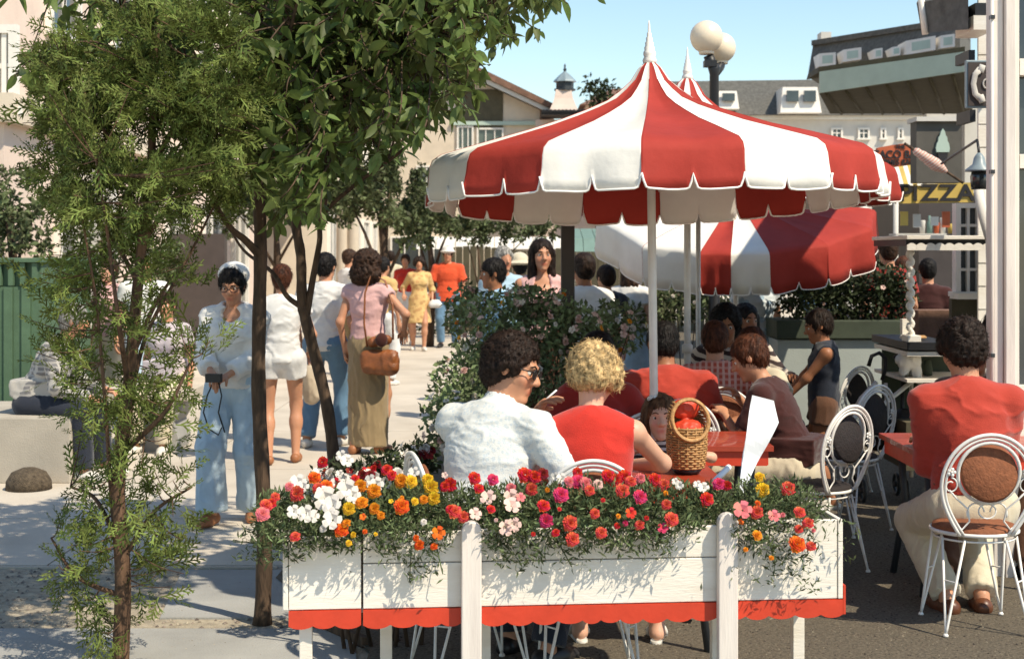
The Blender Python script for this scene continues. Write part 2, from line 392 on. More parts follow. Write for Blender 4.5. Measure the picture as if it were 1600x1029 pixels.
# ---------------------------------------------------------------- people
def nv(v): v = np.array(v, float); return v/(np.linalg.norm(v)+1e-9)
def rotm(ax, deg): return np.array(Matrix.Rotation(R(deg), 3, ax))
def ik(a, t, l1, l2, pole):
    a = np.array(a, float); t = np.array(t, float); d = t-a; L = np.linalg.norm(d); L = min(max(L, abs(l1-l2)+.01), (l1+l2)*.998); n = nv(d); t = a+n*L
    x = (l1*l1-l2*l2+L*L)/(2*L); h = math.sqrt(max(l1*l1-x*x, 0)); p = np.array(pole, float); p = p-n*(p@n); p = nv(p)
    return a+n*x+p*h, t
def folds(amp, scale, seed=0, sharp=1.):
    sc = np.array(scale, float)
    def f(v):
        q = v*sc+.25*np.stack([vnoise(v*9, seed), vnoise(v*9, seed+5), vnoise(v*9, seed+9)], 1)*sc*.12
        n = 1-np.abs(fbm(q, seed, 3))*1.3; return amp*np.clip(n, 0, 1)**(2*sharp)
    return f

def person(label, loc, yaw, H=1.7, sit=None, lean=0, side=0, w=1., fem=False, skin='light', hair=('short', 'brown'), head=(0, 0, 0),
           arms=(None, None), poles=(None, None), legs=(None, None), top=None, bottom=None, shoes=None, res=.012, glasses=None, belt=None, group=None, hands=True, extra=None, headscale=1.0, feet=True):
    s = H/1.7; root = empty('person', loc, R(yaw), label, 'person', group)
    hipz = (sit+.09) if sit is not None else .93*s
    u = rotm('Y', side)@rotm('X', -lean)@np.array([0, 0, 1.]); rt = rotm('Y', side)@np.array([1., 0, 0]); fw = np.cross(u, rt)
    P0 = np.array([0, 0, hipz]); w_ = w*s
    def T(x, y, z): return P0+rt*x*w_+fw*y*s+u*z*s
    if sit is not None:      # rounded back when seated
        u2 = rotm('X', -lean*.55-8)@np.array([0, 0, 1.])
    nb = T(0, .0, .50); chest = T(0, .0, .36)
    hd = rotm('Z', head[0])@rotm('X', head[1])@rotm('Y', head[2])      # yaw, pitch (+ up), roll
    lk = rotm('X', -lean*.5) if abs(lean) > 0 else np.eye(3)
    HM = lk@hd; hs = s*headscale if H > 1.3 else s*headscale
    if H < 1.35: hs = max(hs, .86*headscale)
    hc = nb+nv(u*.6+np.array([0, 0, .4])+fw*.10)*.085*s+HM@np.array([0, .015, .072])*hs
    def Hd(x, y, z): return hc+HM@np.array([x, y, z])*hs
    sh = [T(q*(.158 if fem else .172), -.01, .432) for q in (-1, 1)]
    hip = [P0+np.array([q*.09*w_, 0, -.02]) for q in (-1, 1)]
    arm = []
    for i, q in enumerate((-1, 1)):
        t = arms[i] if arms[i] is not None else (q*.26*w, .03, (hipz-.06)/1.0)
        if arms[i] is None: t = (q*(.235 if fem else .265)*w_, .04, hipz-.07*s)
        pl = poles[i] if poles[i] is not None else (q*.4, -1, -.2)
        e, wr = ik(sh[i], t, .275*s, .25*s, pl); arm.append((sh[i], e, wr))
    leg = []
    for i, q in enumerate((-1, 1)):
        if legs[i] is not None: t = legs[i]
        elif sit is not None: t = (q*.12, .40*s, .085)
        else: t = (q*.10*w_, (-.02+.05*q)*s, .085*s)
        k, an = ik(hip[i], t, .43*s, .42*s, (q*.15, 1, .25 if sit is not None else 0)); leg.append((hip[i], k, an))
    a_ = .90 if fem else 1.0
    def torso(D, e, top_=True, low=True, sh_=True):
        if top_:
            D.ecap(T(0, 0, .10), T(0, .0, .34), rt, (.125*a_)*w_+e, .098*s+e, .152*a_*w_+e, .108*s+e, .05)
            D.ecap(T(0, 0, .30), T(0, -.01, .425), rt, .152*a_*w_+e, .105*s+e, .150*a_*w_+e, .080*s+e, .05)
            if sh_:
                for i in (0, 1): D.cone(T(0, -.01, .466), sh[i]-np.array([0, 0, .004]), .054*s+e, .049*a_*s+e*.8, .05)
            if fem:
                for q in (-1, 1): D.ell(T(q*.07, .085, .32), np.array([.062, .055, .062])*s+e, None, .05)
        if low:
            D.ecap(T(0, 0, -.02), T(0, 0, .12), rt, (.168 if fem else .158)*w_+e, .118*s+e, .128*a_*w_+e, .098*s+e, .05)
    def armp(D, i, e, a=0., b=2., flare=0., cut=None):
        S_, E_, W_ = arm[i]
        if b <= 1:
            en = S_+(E_-S_)*b; D.cone(S_, en, .050*a_*s+e, (.046-.008*b)*a_*s+e+flare, .04, cut=.0 if cut is None else cut)
        else:
            D.cone(S_, E_, .050*a_*s+e, .037*a_*s+e, .04); t = b-1; D.cone(E_, E_+(W_-E_)*t, .037*a_*s+e, (.037-.012*t)*a_*s+e+flare, .03, cut=0. if t < 1 else None)
    def legp(D, i, e, b=2., flare=0., loose=0.):
        h_, k_, a__ = leg[i]
        if b <= 1: D.cone(h_, h_+(k_-h_)*b, .088*w_+e, (.088-.028*b)*w_+e+flare, .04, cut=0.)
        else:
            D.cone(h_, k_, .086*w_+e, .057*s+e+loose, .04); t = b-1; D.cone(k_, k_+(a__-k_)*t, .057*s+e+loose, (.055-.018*t)*s+e+flare, .03, cut=0.)
    # --- the body, one continuous skin
    B = Sdf(); torso(B, -.004)
    for i in (0, 1):
        armp(B, i, -.001, b=2.)
        h_, k_, a__ = leg[i]; B.cone(h_, k_, .082*w_, .052*s, .04); B.cone(k_, k_+(a__-k_)*.4, .052*s, .052*s, .03); B.cone(k_+(a__-k_)*.35, a__, .054*s, .034*s, .03)
        q = -1 if i == 0 else 1
        fd = nv(np.array([q*.15, 1, 0])) if sit is not None else nv(np.array([q*.18, 1, 0]))
        if feet: B.cone(a__+np.array([0, -.02*s, -.045*s]), a__+fd*.14*s+np.array([0, 0, -.058*s]), .034*s, .026*s, .03)
    B.cone(nb-u*.05*s, Hd(0, -.02, -.045), (.048 if fem else .056)*s, (.046 if fem else .054)*s, .03)
    B.ell(Hd(0, -.012, .036), np.array([.074, .094, .080])*hs, HM, .02)
    B.ell(Hd(0, .028, -.035), np.array([.058, .064, .082])*hs, HM, .03)
    if res <= .009:
        for q in (-1, 1):
            B.ell(Hd(q*.031, .098, .004), np.array([.017, .016, .0095])*hs, HM, .01, sub=True)
            B.ell(Hd(q*.034, .062, -.028), np.array([.026, .022, .024])*hs, HM, .02)
        B.cone(Hd(-.03, .083, .026), Hd(.03, .083, .026), .012*hs, None, .014)
        B.cone(Hd(0, .088, .012), Hd(0, .111, -.026), .008*hs, .0125*hs, .014)
        for q in (-1, 1): B.ell(Hd(q*.011, .100, -.030), np.array([.009, .010, .008])*hs, HM, .01)
        B.cone(Hd(-.02, .086, -.058), Hd(.02, .086, -.058), .007*hs, None, .008); B.cone(Hd(-.017, .084, -.071), Hd(.017, .084, -.071), .008*hs, None, .008)
        B.ell(Hd(0, .070, -.100), np.array([.026, .022, .020])*hs, HM, .02)
    else:
        B.cone(Hd(0, .085, .01), Hd(0, .106, -.028), .008*hs, .013*hs, .015); B.ell(Hd(0, .068, -.098), np.array([.026, .024, .022])*hs, HM, .02)
    for q in (-1, 1): B.ell(Hd(q*.077, -.004, -.002), np.array([.010, .019, .031])*hs, HM, .008)
    hands_v = []
    for i, q in enumerate((-1, 1)):      # palms
        S_, E_, W_ = arm[i]; f = nv(W_-E_)
        side_ = np.array([-q*1., 0, 0]) if f[2] < -.75 else np.array([0, 0, -1.]); nrm = nv(side_-f*(side_@f)); lat = np.cross(f, nrm)
        c = W_+f*.045*s; Mx = np.stack([lat, nrm, f], 1); B.ell(c, np.array([.040, .018, .052])*s, Mx, .02); hands_v.append((W_, f, nrm, lat, q))
    ht = np.array(hc)
    def tint(v):
        l = (v-ht)@HM/hs; o = np.ones((len(v), 3)); a = np.exp(-((l[:, 0]/.024)**2+((l[:, 1]-.09)/.02)**2+((l[:, 2]+.065)/.011)**2)); o -= a[:, None]*np.array([.12, .5, .45])
        for q in (-1, 1):
            a = np.exp(-(((l[:, 0]-q*.036)/.024)**2+((l[:, 1]-.075)/.03)**2+((l[:, 2]+.03)/.022)**2)); o -= a[:, None]*np.array([.0, .16, .14])
        return np.clip(o, .05, 1)
    body = B.mesh('body', res, SKIN[skin], root, attr=tint)
    if hands:      # five separate, bent fingers grown into the same body mesh
        fb = MB()
        for (W_, f, nrm, lat, q) in hands_v:
            th = -q if f[2] < -.75 else -q
            for j, (o, L, cu) in enumerate(((.028, .072, 26), (.010, .080, 30), (-.009, .075, 34), (-.027, .058, 40))):
                p = W_+f*.080*s+lat*o*s; pts = [W_+f*.05*s+lat*o*s*.8, p]; d = f.copy()
                for k in range(3):
                    a = R(cu); d = nv(d*math.cos(a)+nrm*math.sin(a)); p = p+d*L*s/3; pts.append(p)
                fb.tube(pts, [.009*s, .0090*s, .0085*s, .0078*s, .0055*s], 7)
            tb = W_+f*.025*s+lat*.026*s*(1); d = nv(f*.7+lat*.6+nrm*.35); fb.tube([tb, tb+d*.035*s, tb+nv(d+nrm*.5+f*.3)*.062*s], [.012*s, .0105*s, .007*s], 7)
        bmesh.ops.recalc_face_normals(fb.bm, faces=fb.bm.faces)
        bm = bmesh.new(); bm.from_mesh(body.data); t = bpy.data.meshes.new('tmp'); fb.bm.to_mesh(t); fb.bm.free(); bm.from_mesh(t)
        cl = bm.verts.layers.float_color.get('tint')
        for v in bm.verts:
            if v[cl][0] == 0: v[cl] = (1, 1, 1, 1)
        bm.to_mesh(body.data); bm.free(); bpy.data.meshes.remove(t)
        body.data.polygons.foreach_set('use_smooth', [True]*len(body.data.polygons))
    # --- eyes, brows
    if res <= .012:
        for q in (-1, 1):
            e = MB(); e.sphere((0, 0, 0), .0112*hs, 12); e.sphere((0, .0046*hs, 0), .0082*hs, 10, mi=1)
            mtx = Matrix.Translation(Vector(Hd(q*.031, .0755, .003))) @ Matrix(HM.tolist()).to_4x4()
            for v in e.bm.verts: v.co = mtx @ v.co
            e.build('eye', [M['eye'], M['iris']], root)
            b = MB(); b.tube([Hd(q*.014, .094, .026), Hd(q*.032, .092, .032), Hd(q*.05, .080, .025)], [.0035*hs, .004*hs, .002*hs], 6); b.build('eyebrow', hair_mat(hair[1] if hair[1] != 'blonde' else 'brown'), root)
    # --- clothes
    if top:
        e = top.get('e', .012); D = Sdf(); torso(D, e, low=True)
        sl_ = top.get('sleeve', .55); hem = top.get('hem', -.02)
        if sl_ > 0:
            for i in (0, 1): armp(D, i, e+.004, b=sl_, flare=top.get('flare', .010 if sl_ < 1 else .002))
        if hem < -.1 or top.get('skirt'): D.ecap(T(0, 0, -.0), T(0, 0, hem), rt, .17*w_+e, .12*s+e, .18*w_+e+top.get('skirt', 0), .14*s+e+top.get('skirt', 0), .05)
        if sit is not None and hem < .02: D.ecap(P0+np.array([-.08*w_, .05, -.01]), P0+np.array([.08*w_, .05, -.01]), rt, .1*w_, .09*w_, .1*w_, .09*w_, .05)
        nr = top.get('neck', .062); D.cone(nb+u*.0*s, Hd(0, 0, -.02), nr*s, nr*s+.02, .01, sub=True)
        if top.get('scoop'): D.ell(T(0, .09, .46), np.array([.07, .07, top['scoop']])*s, None, .01, sub=True)
        if sl_ <= 0:
            for i, q in enumerate((-1, 1)): D.ell(sh[i]+np.array([q*.040, 0, -.02])*s, np.array([.05, .10, .085])*s, None, .01, sub=True)
        if top.get('collar'): D.cone(nb-u*.02*s-fw*.01*s, nb+u*.032*s+nv(Hd(0, -.02, -.045)-nb)*.01, .070*s, .062*s, .01, cut=0); D.cone(nb-u*.0*s, nb+u*.08*s, .054*s, .060*s, .005, sub=True)
        cut = T(0, 0, hem)
        D.mesh('shirt' if not top.get('name') else top['name'], res, top['mat'], root, disp=folds(top.get('fold', .007), top.get('fs', (7, 7, 13)), int(abs(loc[0]*97)) % 50), clip=[(cut, -u)])
    if bottom:
        k = bottom['kind']; e = bottom.get('e', .010); D = Sdf(); torso(D, e-.004, top_=False)
        if k == 'skirt':
            ln = bottom.get('len', .6)
            if sit is None: D.ecap(P0, P0-np.array([0, 0, ln*s]), rt, .165*w_+e, .12*s+e, .165*w_+e+bottom.get('flare', .03), .125*s+e+bottom.get('flare', .03), .05, cut=0)
            else:
                for i in (0, 1): legp(D, i, e+.004, b=1.0)
                D.ecap((hip[0]+hip[1])/2, (leg[0][1]+leg[1][1])/2, rt, .16*w_, .09, .17*w_, .07, .05)
        elif k == 'shorts':
            for i in (0, 1): legp(D, i, e+.004, b=.38, flare=.006)
        else:
            for i in (0, 1): legp(D, i, e, b=bottom.get('b', 1.97), flare=bottom.get('flare', .02), loose=bottom.get('loose', .008))
        tp = T(0, 0, bottom.get('top', .10)); cn = u if sit is None else nv(np.array([0, -.25, 1.])); tp = tp if sit is None else P0+np.array([0, 0, .12])
        D.mesh({'pants': 'trousers'}.get(k, k), res, bottom['mat'], root, disp=folds(bottom.get('fold', .007), bottom.get('fs', (12, 12, 4)), 7+int(abs(loc[0]*57)) % 50), clip=[(tp, cn)])
    if shoes:
        for i, q in enumerate((-1, 1)):
            a__ = leg[i][2]; fd = nv(np.array([q*.16, 1, 0])); D = Sdf(); r = .040*s
            D.cone(a__-fd*.035*s+np.array([0, 0, -.045*s]), a__+fd*.07*s+np.array([0, 0, -.05*s]), r*1.05, r, .03); D.cone(a__+fd*.06*s+np.array([0, 0, -.055*s]), a__+fd*.15*s+np.array([0, 0, -.058*s]), r, r*.72, .03)
            D.mesh('shoe', min(res, .012), shoes, root, clip=[((0, 0, a__[2]-.083*s), (0, 0, -1)), ((0, 0, a__[2]+.0*s), (0, 0, 1))])
    # --- hair
    st, col = hair; D = Sdf()
    def He(x, y, z, r, k=.03, sub=False): D.ell(Hd(x, y, z), np.array(r)*hs, HM, k, sub)
    amp, sc_ = .006, 60
    if st in ('short', 'crop'):
        He(0, -.018, .046, (.082, .100, .084)); He(0, -.05, -.01, (.075, .06, .075)); amp = .006 if st == 'short' else .004
        for q in (-1, 1): He(q*.066, .018, .01, (.016, .024, .045))
        He(0, .095, -.038, (.068, .060, .085), .01, True)
        for q in (-1, 1): He(q*.085, .012, -.045, (.03, .04, .05), .01, True)
    elif st == 'curly':
        He(0, -.022, .048, (.090, .104, .088)); He(0, -.055, -.012, (.082, .062, .078)); amp, sc_ = .012, 46
        for q in (-1, 1): He(q*.072, .0, .02, (.026, .045, .055))
        He(0, .094, -.026, (.074, .068, .094), .01, True)
        for q in (-1, 1): He(q*.088, .008, -.055, (.034, .045, .05), .01, True)
    elif st == 'bouffant':
        He(0, -.022, .045, (.094, .108, .088)); He(0, -.06, -.005, (.088, .060, .065)); amp, sc_ = .012, 38
        for q in (-1, 1): He(q*.078, .02, .01, (.03, .05, .055))
        He(0, .105, -.030, (.062, .062, .085), .01, True); He(0, -.06, -.12, (.07, .06, .055), .02, True)
    elif st == 'frizzy':
        He(0, -.03, .04, (.105, .115, .095)); He(0, -.06, -.07, (.135, .10, .11)); amp, sc_ = .018, 40
        He(0, .11, -.04, (.064, .065, .10), .01, True)
    else:
        He(0, -.020, .044, (.085, .102, .086)); L_ = {'bob': .16, 'long': .30}[st]
        for q in (-1, 1): D.cone(Hd(q*.066, -.005, .02), Hd(q*.085, .005, -L_), .034*hs, .030*hs, .03)
        D.ecap(Hd(0, -.06, .03), Hd(0, -.07, -L_), HM@np.array([1., 0, 0]), .075*hs, .045*hs, .095*hs, .04*hs, .04)
        He(0, .112, -.034, (.062, .074, .116), .01, True); amp, sc_ = .007, 30
    nsc = np.array([sc_, sc_, sc_*(.35 if st in ('long', 'bob') else 1)])
    sd = int(abs(loc[1]*31)) % 40
    def hdisp(v): return amp*(1-np.abs(fbm(v*nsc, sd, 3))*1.6)
    if st != 'none':
        ho = D.mesh('hair', min(res, .009), hair_mat(col), root, disp=hdisp)
        if res <= .0115:
            me = ho.data; nvt = len(me.vertices); co = np.zeros(nvt*3); me.vertices.foreach_get('co', co); co = co.reshape(-1, 3); no = np.zeros(nvt*3); me.vertex_normals.foreach_get('vector', no); no = no.reshape(-1, 3)
            kk = RS.randint(nvt, size=3200 if res < .009 else 1600); cur = st in ('curly', 'bouffant', 'frizzy'); pp = co[kk]; nn = no[kk]
            ok = (((pp-hc)@HM)[:, 1] < .05*hs) | (((pp-hc)@HM)[:, 2] > .05*hs); pp = pp[ok]; nn = nn[ok]; n_ = len(pp)
            t_ = rdir(n_) if cur else (np.array([0, 0, -1.])+rdir(n_)*.45); t_ = t_-nn*(t_*nn).sum(1, keepdims=True); t_ /= np.linalg.norm(t_, axis=1, keepdims=True)+1e-6
            dd_ = t_+nn*(.32 if cur else .16)*RS.rand(n_, 1); tv_ = [(-.035, 0, 0), (.035, 0, 0), (-.035, .35, .12), (.035, .35, .12), (-.025, .7, .06 if cur else .1), (.025, .7, .06 if cur else .1), (0, 1, -.10)]
            scatter('hair_strands', tv_, [(0, 1, 3, 2), (2, 3, 5, 4), (4, 5, 6)], pp-nn*.003, frames(dd_, nn+rdir(n_)*.3), RS.uniform(.018, .038, n_) if cur else RS.uniform(.02, .045, n_), hair_mat(col), ho)['kind'] = 'stuff'
    if glasses:
        g = MB()
        for q in (-1, 1):
            c = [Hd(q*.033+.024*math.cos(t)*1.05, .104-.004*abs(math.cos(t)), .004+.019*math.sin(t)) for t in np.linspace(0, 2*math.pi, 15)[:-1]]
            g.tube(c, .0028*hs, 6, closed=True); g.tube([Hd(q*.058, .102, .010), Hd(q*.082, .03, .008), Hd(q*.080, -.01, .004)], .0026*hs, 6)
            if glasses == 'dark': cc_ = Vector(Hd(q*.033, .1005, .004)); vs_ = [g.bm.verts.new(Vector(p)) for p in c]; v0 = g.bm.verts.new(cc_+Vector(HM@np.array([0, .006, 0]))*hs); v1 = g.bm.verts.new(cc_-Vector(HM@np.array([0, .004, 0]))*hs); [g.bm.faces.new((vs_[j], vs_[(j+1) % 14], v_)) for j in range(14) for v_ in (v0, v1)]
        g.tube([Hd(-.010, .106, .006), Hd(.010, .106, .006)], .0025*hs, 6)
        g.build('sunglasses' if glasses == 'dark' else 'glasses', M['black'], root)
    if belt:
        D = Sdf(); D.ecap(T(0, 0, .075), T(0, 0, .10), rt, (.140 if fem else .150)*w_+.012, .105*s+.012, (.136 if fem else .146)*w_+.012, .103*s+.012, .01)
        D.mesh('belt', min(res, .01), belt, root, clip=[(T(0, 0, .07), -u), (T(0, 0, .105), u)])
    info = dict(root=root, arm=arm, leg=leg, Hd=Hd, T=T, HM=HM, hs=hs, rt=rt, u=u, fw=fw, nb=nb, s=s, P0=P0)
    return info
# ---------------------------------------------------------------- furniture builders
PROF = [(.018, 1), (.05, .93), (.09, .79), (.14, .69), (.20, .59), (.30, .49), (.42, .39), (.56, .285), (.73, .175), (.86, .09), (.95, .03), (.988, -.03), (1.0, -.10)]
def umbrella(label, loc, Rr, rim, apex, phase, val=.20, tilt=None, n=16, pole_r=.020, bdrop=.0, pole_bottom=0.0, lean=None, cuts=None):
    root = empty('patio_umbrella', loc, 0, label, 'umbrella', 'red and white patio umbrellas')
    sz = rim+val; ts = sorted(set([-1, -.965, -.92, -.86, -.7, -.5, -.3, -.14, -.08, -.035, 0, .035, .08, .14, .3, .5, .7, .86, .92, .965, 1]))
    hf = math.pi/n; TM = Matrix.Identity(4)
    if tilt: TM = Matrix.Translation((0, 0, sz)) @ Euler(tilt).to_matrix().to_4x4() @ Matrix.Translation((0, 0, -sz))
    rnd = random.Random(int(Rr*1000))
    if cuts: n = len(cuts)
    for k in range(n):
        ac = phase+hf*(2*k+1)
        if cuts: a_lo = cuts[k-1][0]-(360 if k == 0 else 0); hf = R(cuts[k][0]-a_lo)/2; ac = phase+R(a_lo)+hf
        rows = []; wob = rnd.uniform(-.006, .006)
        for j, (fr, fz) in enumerate(PROF+[(1.004, None), (1.012, None), (1.016, None)]):
            row = []
            for t in ts:
                a = ac+t*hf; pol = math.cos(hf)/math.cos(t*hf); sag = 1-.012*(1-t*t)
                r = fr*Rr*pol*(sag if fz is None or fz < .6 else 1)
                back = max(0, math.sin(a)); dz = -bdrop*fr*back
                if fz is not None: z = sz+fz*(apex-sz)-(.018*Rr*(1-t*t)*math.sin(min(1, fr)*math.pi)) if fz > -.05 else sz+fz*(apex-sz)
                else:
                    q = {1.004: .33, 1.012: .7, 1.016: 1.}[fr]; u_ = (t+1) if t < 0 else t; e_ = min(u_, 1-u_)
                    lob = .060*max(0, 1-e_/.10)**1.6 - .006*math.sin(min(1, max(0, u_))*math.pi)
                    z0 = sz-.10*(apex-sz); z = z0+(rim-z0+(lob if q == 1 else lob*.0))*q
                    r += .012*math.sin(t*5+k*2.1+k*k)*q*Rr + wob*q*1.6
                wr_ = float(vnoise(np.array([[math.cos(a)*9+3, math.sin(a)*9, fr*7]]), 5)[0])*.006*min(1, fr*2)*(1-t*t*.8); row.append(Vector(((r+wr_)*math.cos(a), (r+wr_)*math.sin(a), z+dz+wr_)))
            rows.append(row)
        vs = [TM @ p for row in rows for p in row]; m_ = len(ts); nr = len(rows)
        fc = np.array([(j*m_+i, j*m_+i+1, (j+1)*m_+i+1, (j+1)*m_+i) for j in range(nr-1) for i in range(m_-1)])
        o = npmesh('canopy_panel', [tuple(v) for v in vs], fc, M['canvas_red'] if (cuts[k][1] == 'r' if cuts else k % 2 == 0) else M['canvas_white'], root, True)
        so_ = o.modifiers.new('thick', 'SOLIDIFY'); so_.thickness = .0018
        mb = MB(); mb.tube([TM @ p*1.0 for p in rows[-1]], .0048, 6); mb.build('edge_piping', M['piping'], o)
        mb = MB(); mb.tube([TM @ row[0]+Vector((0, 0, .001)) for row in rows[2:]], .0022, 5); mb.build('seam', M['canvas_red'], o)
    mb = MB(); pts = []; rr = .012
    fin = [(.028*Rr, apex-.012), (.034, apex+.006), (.026, apex+.022), (.030, apex+.032)]
    for q in range(5): fin += [(.029-.0045*q, apex+.045+.022*q), (.024-.0045*q, apex+.052+.022*q)]
    fin += [(.005, apex+.175), (.002, apex+.195)]
    mb.lathe(fin, n=14)
    for v in mb.bm.verts: v.co = TM @ v.co
    mb.build('finial', M['canvas_white'], root)
    top = TM @ Vector((0, 0, apex)); b = Vector(lean) if lean else Vector((0, 0, pole_bottom))
    mb = MB(); mb.tube([b, b.lerp(top, .5), top], pole_r, 12); mb.lathe([(pole_r*1.6, 0), (pole_r*1.6, .05), (pole_r*1.05, .06)], (b.x+(top.x-b.x)*.37, b.y+(top.y-b.y)*.37, b.z+(top.z-b.z)*.37), 12)
    mb.build('pole', M['pole'], root)
    for k in range(n//2):
        a = phase+(R(cuts[2*k][0]) if cuts else hf*4*k); mb = MB(); pr = [TM @ Vector((fr*Rr*.985*math.cos(a), fr*Rr*.985*math.sin(a), sz+fz*(apex-sz)-.012-bdrop*fr*max(0, math.sin(a)))) for fr, fz in PROF[2:-1]]
        mb.tube(pr, .006, 5); st = TM @ Vector((0, 0, sz+.02)); mb.tube([st, pr[5]], .005, 5); mb.build('rib', M['pole'], root)
    mb = MB(); mb.lathe([(.20, 0), (.20, .03), (.17, .06), (.04, .09), (.035, .30), (.022, .31)], (b.x, b.y, 0), 24); mb.build('base', M['black'], root)
    return root

def make_chair(label, pad='pad', group='white wire bistro chairs'):
    r = empty('bistro_chair', (0, 0, 0), 0, label, 'chair', group); W = M['white_metal']; sz = .435
    mb = MB(); ring = [(.19*math.cos(t), .185*math.sin(t), sz) for t in np.linspace(0, 2*math.pi, 29)[:-1]]
    mb.tube(ring, .0085, 8, closed=True); mb.tube([(x*.93, y*.93, z-.03) for x, y, z in ring], .005, 6, closed=True); mb.build('seat_ring', W, r)
    mb = MB(); mb.lathe([(.02, -.008), (.176, -.008), (.186, .004), (.182, .022), (.15, .032), (.02, .036)], (0, 0, sz), 28); mb.build('seat_pad', M['white_wood'] if pad == 'cream' else M[pad], r)
    def by(z): return -.165-.16*(z-sz)      # rake of the back
    def hoop(wd, top, rr, x0, name):
        pts = []; h = top-sz
        for t in np.linspace(0, math.pi, 33):
            x = wd*math.cos(t); z = sz+h*.50+h*.50*math.sin(t); pts.append((x, by(z), z))
        low = []
        for q in np.linspace(0, 1, 9)[:-1]:
            z = sz+h*.50*q; x = x0+(wd-x0)*math.sin(q*math.pi/2); low.append((x, by(z), z))
        full = low+pts+[(-x, y, z) for x, y, z in low[::-1]]
        mb = MB(); mb.tube(full, rr, 8); mb.build(name, W, r)
    hoop(.205, .885, .0085, .115, 'back_hoop'); hoop(.188, .868, .006, .095, 'back_inner_hoop')
    cz = .715; mb = MB(); mb.tube([(.135*math.cos(t), by(cz+.135*math.sin(t))+.004, cz+.135*math.sin(t)) for t in np.linspace(0, 2*math.pi, 33)[:-1]], .0085, 8, closed=True); mb.build('back_ring', W, r)
    mb = MB(); mb.lathe([(.01, -.012), (.115, -.010), (.127, 0), (.115, .010), (.01, .012)], (0, 0, 0), 28)
    t_ = Matrix.Translation((0, by(cz)+.004, cz)) @ Matrix.Rotation(R(90-9), 4, 'X')
    for v in mb.bm.verts: v.co = t_ @ v.co
    mb.build('back_medallion', M[pad] if pad != 'cream' else M['pad'], r)
    sc = MB()
    for q in (-1, 1):
        c = []
        for t in np.linspace(0, 1, 26):
            a = math.pi*(.5+2.2*t); rr = .035*(1-t*.55); c.append((q*(.165-.0*t)+q*rr*math.cos(a)*.9, by(.66), .66+rr*math.sin(a)))
        sc.tube([(x, by(z), z) for x, y, z in c], .0035, 6)
        s2 = [(q*(.17), by(.64), .64), (q*.135, by(.60), .60), (q*.085, by(.555), .555), (q*.075, by(.50), .50), (q*.105, by(.46), .462), (q*.13, by(.48), .485)]
        sc.tube(s2, .0042, 6)
        s3 = [(q*.05+q*.038*math.cos(t), by(.53), .535+.045*math.sin(t)) for t in np.linspace(-.4, 3.0, 12)]; sc.tube(s3, .0035, 6)
    sc.tube([(.038*math.cos(t), by(.55), .545+.032*math.sin(t)) for t in np.linspace(0, 2*math.pi, 17)[:-1]], .0035, 6, closed=True)
    so_ = sc.build('scrollwork', W, r)
    for q in (-1, 1):
        f = MB()
        for k in range(5): a = k*2*math.pi/5; f.sphere((q*.165+.013*math.cos(a), by(.72)-.004, .72+.013*math.sin(a)), .008, 8, sc=(1, .5, 1))
        f.sphere((q*.165, by(.72)-.008, .72), .006, 8); f.build('rosette', W, so_)
    for sx in (-1, 1):
        for sy in (-1, 1):
            mb = MB(); ft = Vector((sx*.185, sy*.195, .008))
            A = Vector((sx*.165, sy*.075, sz-.02)); B = Vector((sx*.09, sy*.16, sz-.02))
            mb.tube([A, A.lerp(ft, .93), ft], .0062, 6); mb.tube([B, B.lerp(ft, .93), ft], .0062, 6); mb.tube([A.lerp(ft, .45), B.lerp(ft, .45)], .004, 5)
            l = mb.build('leg', W, r); g = MB(); g.lathe([(.012, 0), (.013, .006), (.008, .014)], (ft.x, ft.y, 0), 10); g.build('foot_glide', W, l)
    return r

def make_table(label, loc, yaw, hx, hy, z=.74, planks=6):
    r = empty('cafe_table', loc, R(yaw), label, 'table', 'red cafe tables')
    w_ = 2*hy/planks
    for k in range(planks):
        mb = MB(); mb.box(-hx, hx, -hy+k*w_+.0015, -hy+(k+1)*w_-.0015, z-.028, z-random.uniform(0, .001)); mb.build('plank', M['red_wood'], r, bevel=.002)
    mb = MB(); a = .03
    for q in (-1, 1):
        mb.box(-hx+a, hx-a, q*(hy-a)-.01, q*(hy-a)+.01, z-.10, z-.03); mb.box(q*(hx-a)-.01, q*(hx-a)+.01, -hy+a+.012, hy-a-.012, z-.10, z-.03)
    mb.build('apron', M['red_paint'], r)
    for sx in (-1, 1):
        for sy in (-1, 1):
            mb = MB(); mb.tube([(sx*(hx-.09), sy*(hy-.09), z-.03), (sx*(hx-.11), sy*(hy-.11), .4), (sx*(hx-.06), sy*(hy-.06), 0)], [.022, .016, .018], 8); mb.build('leg', M['dark_metal'], r)
    return r
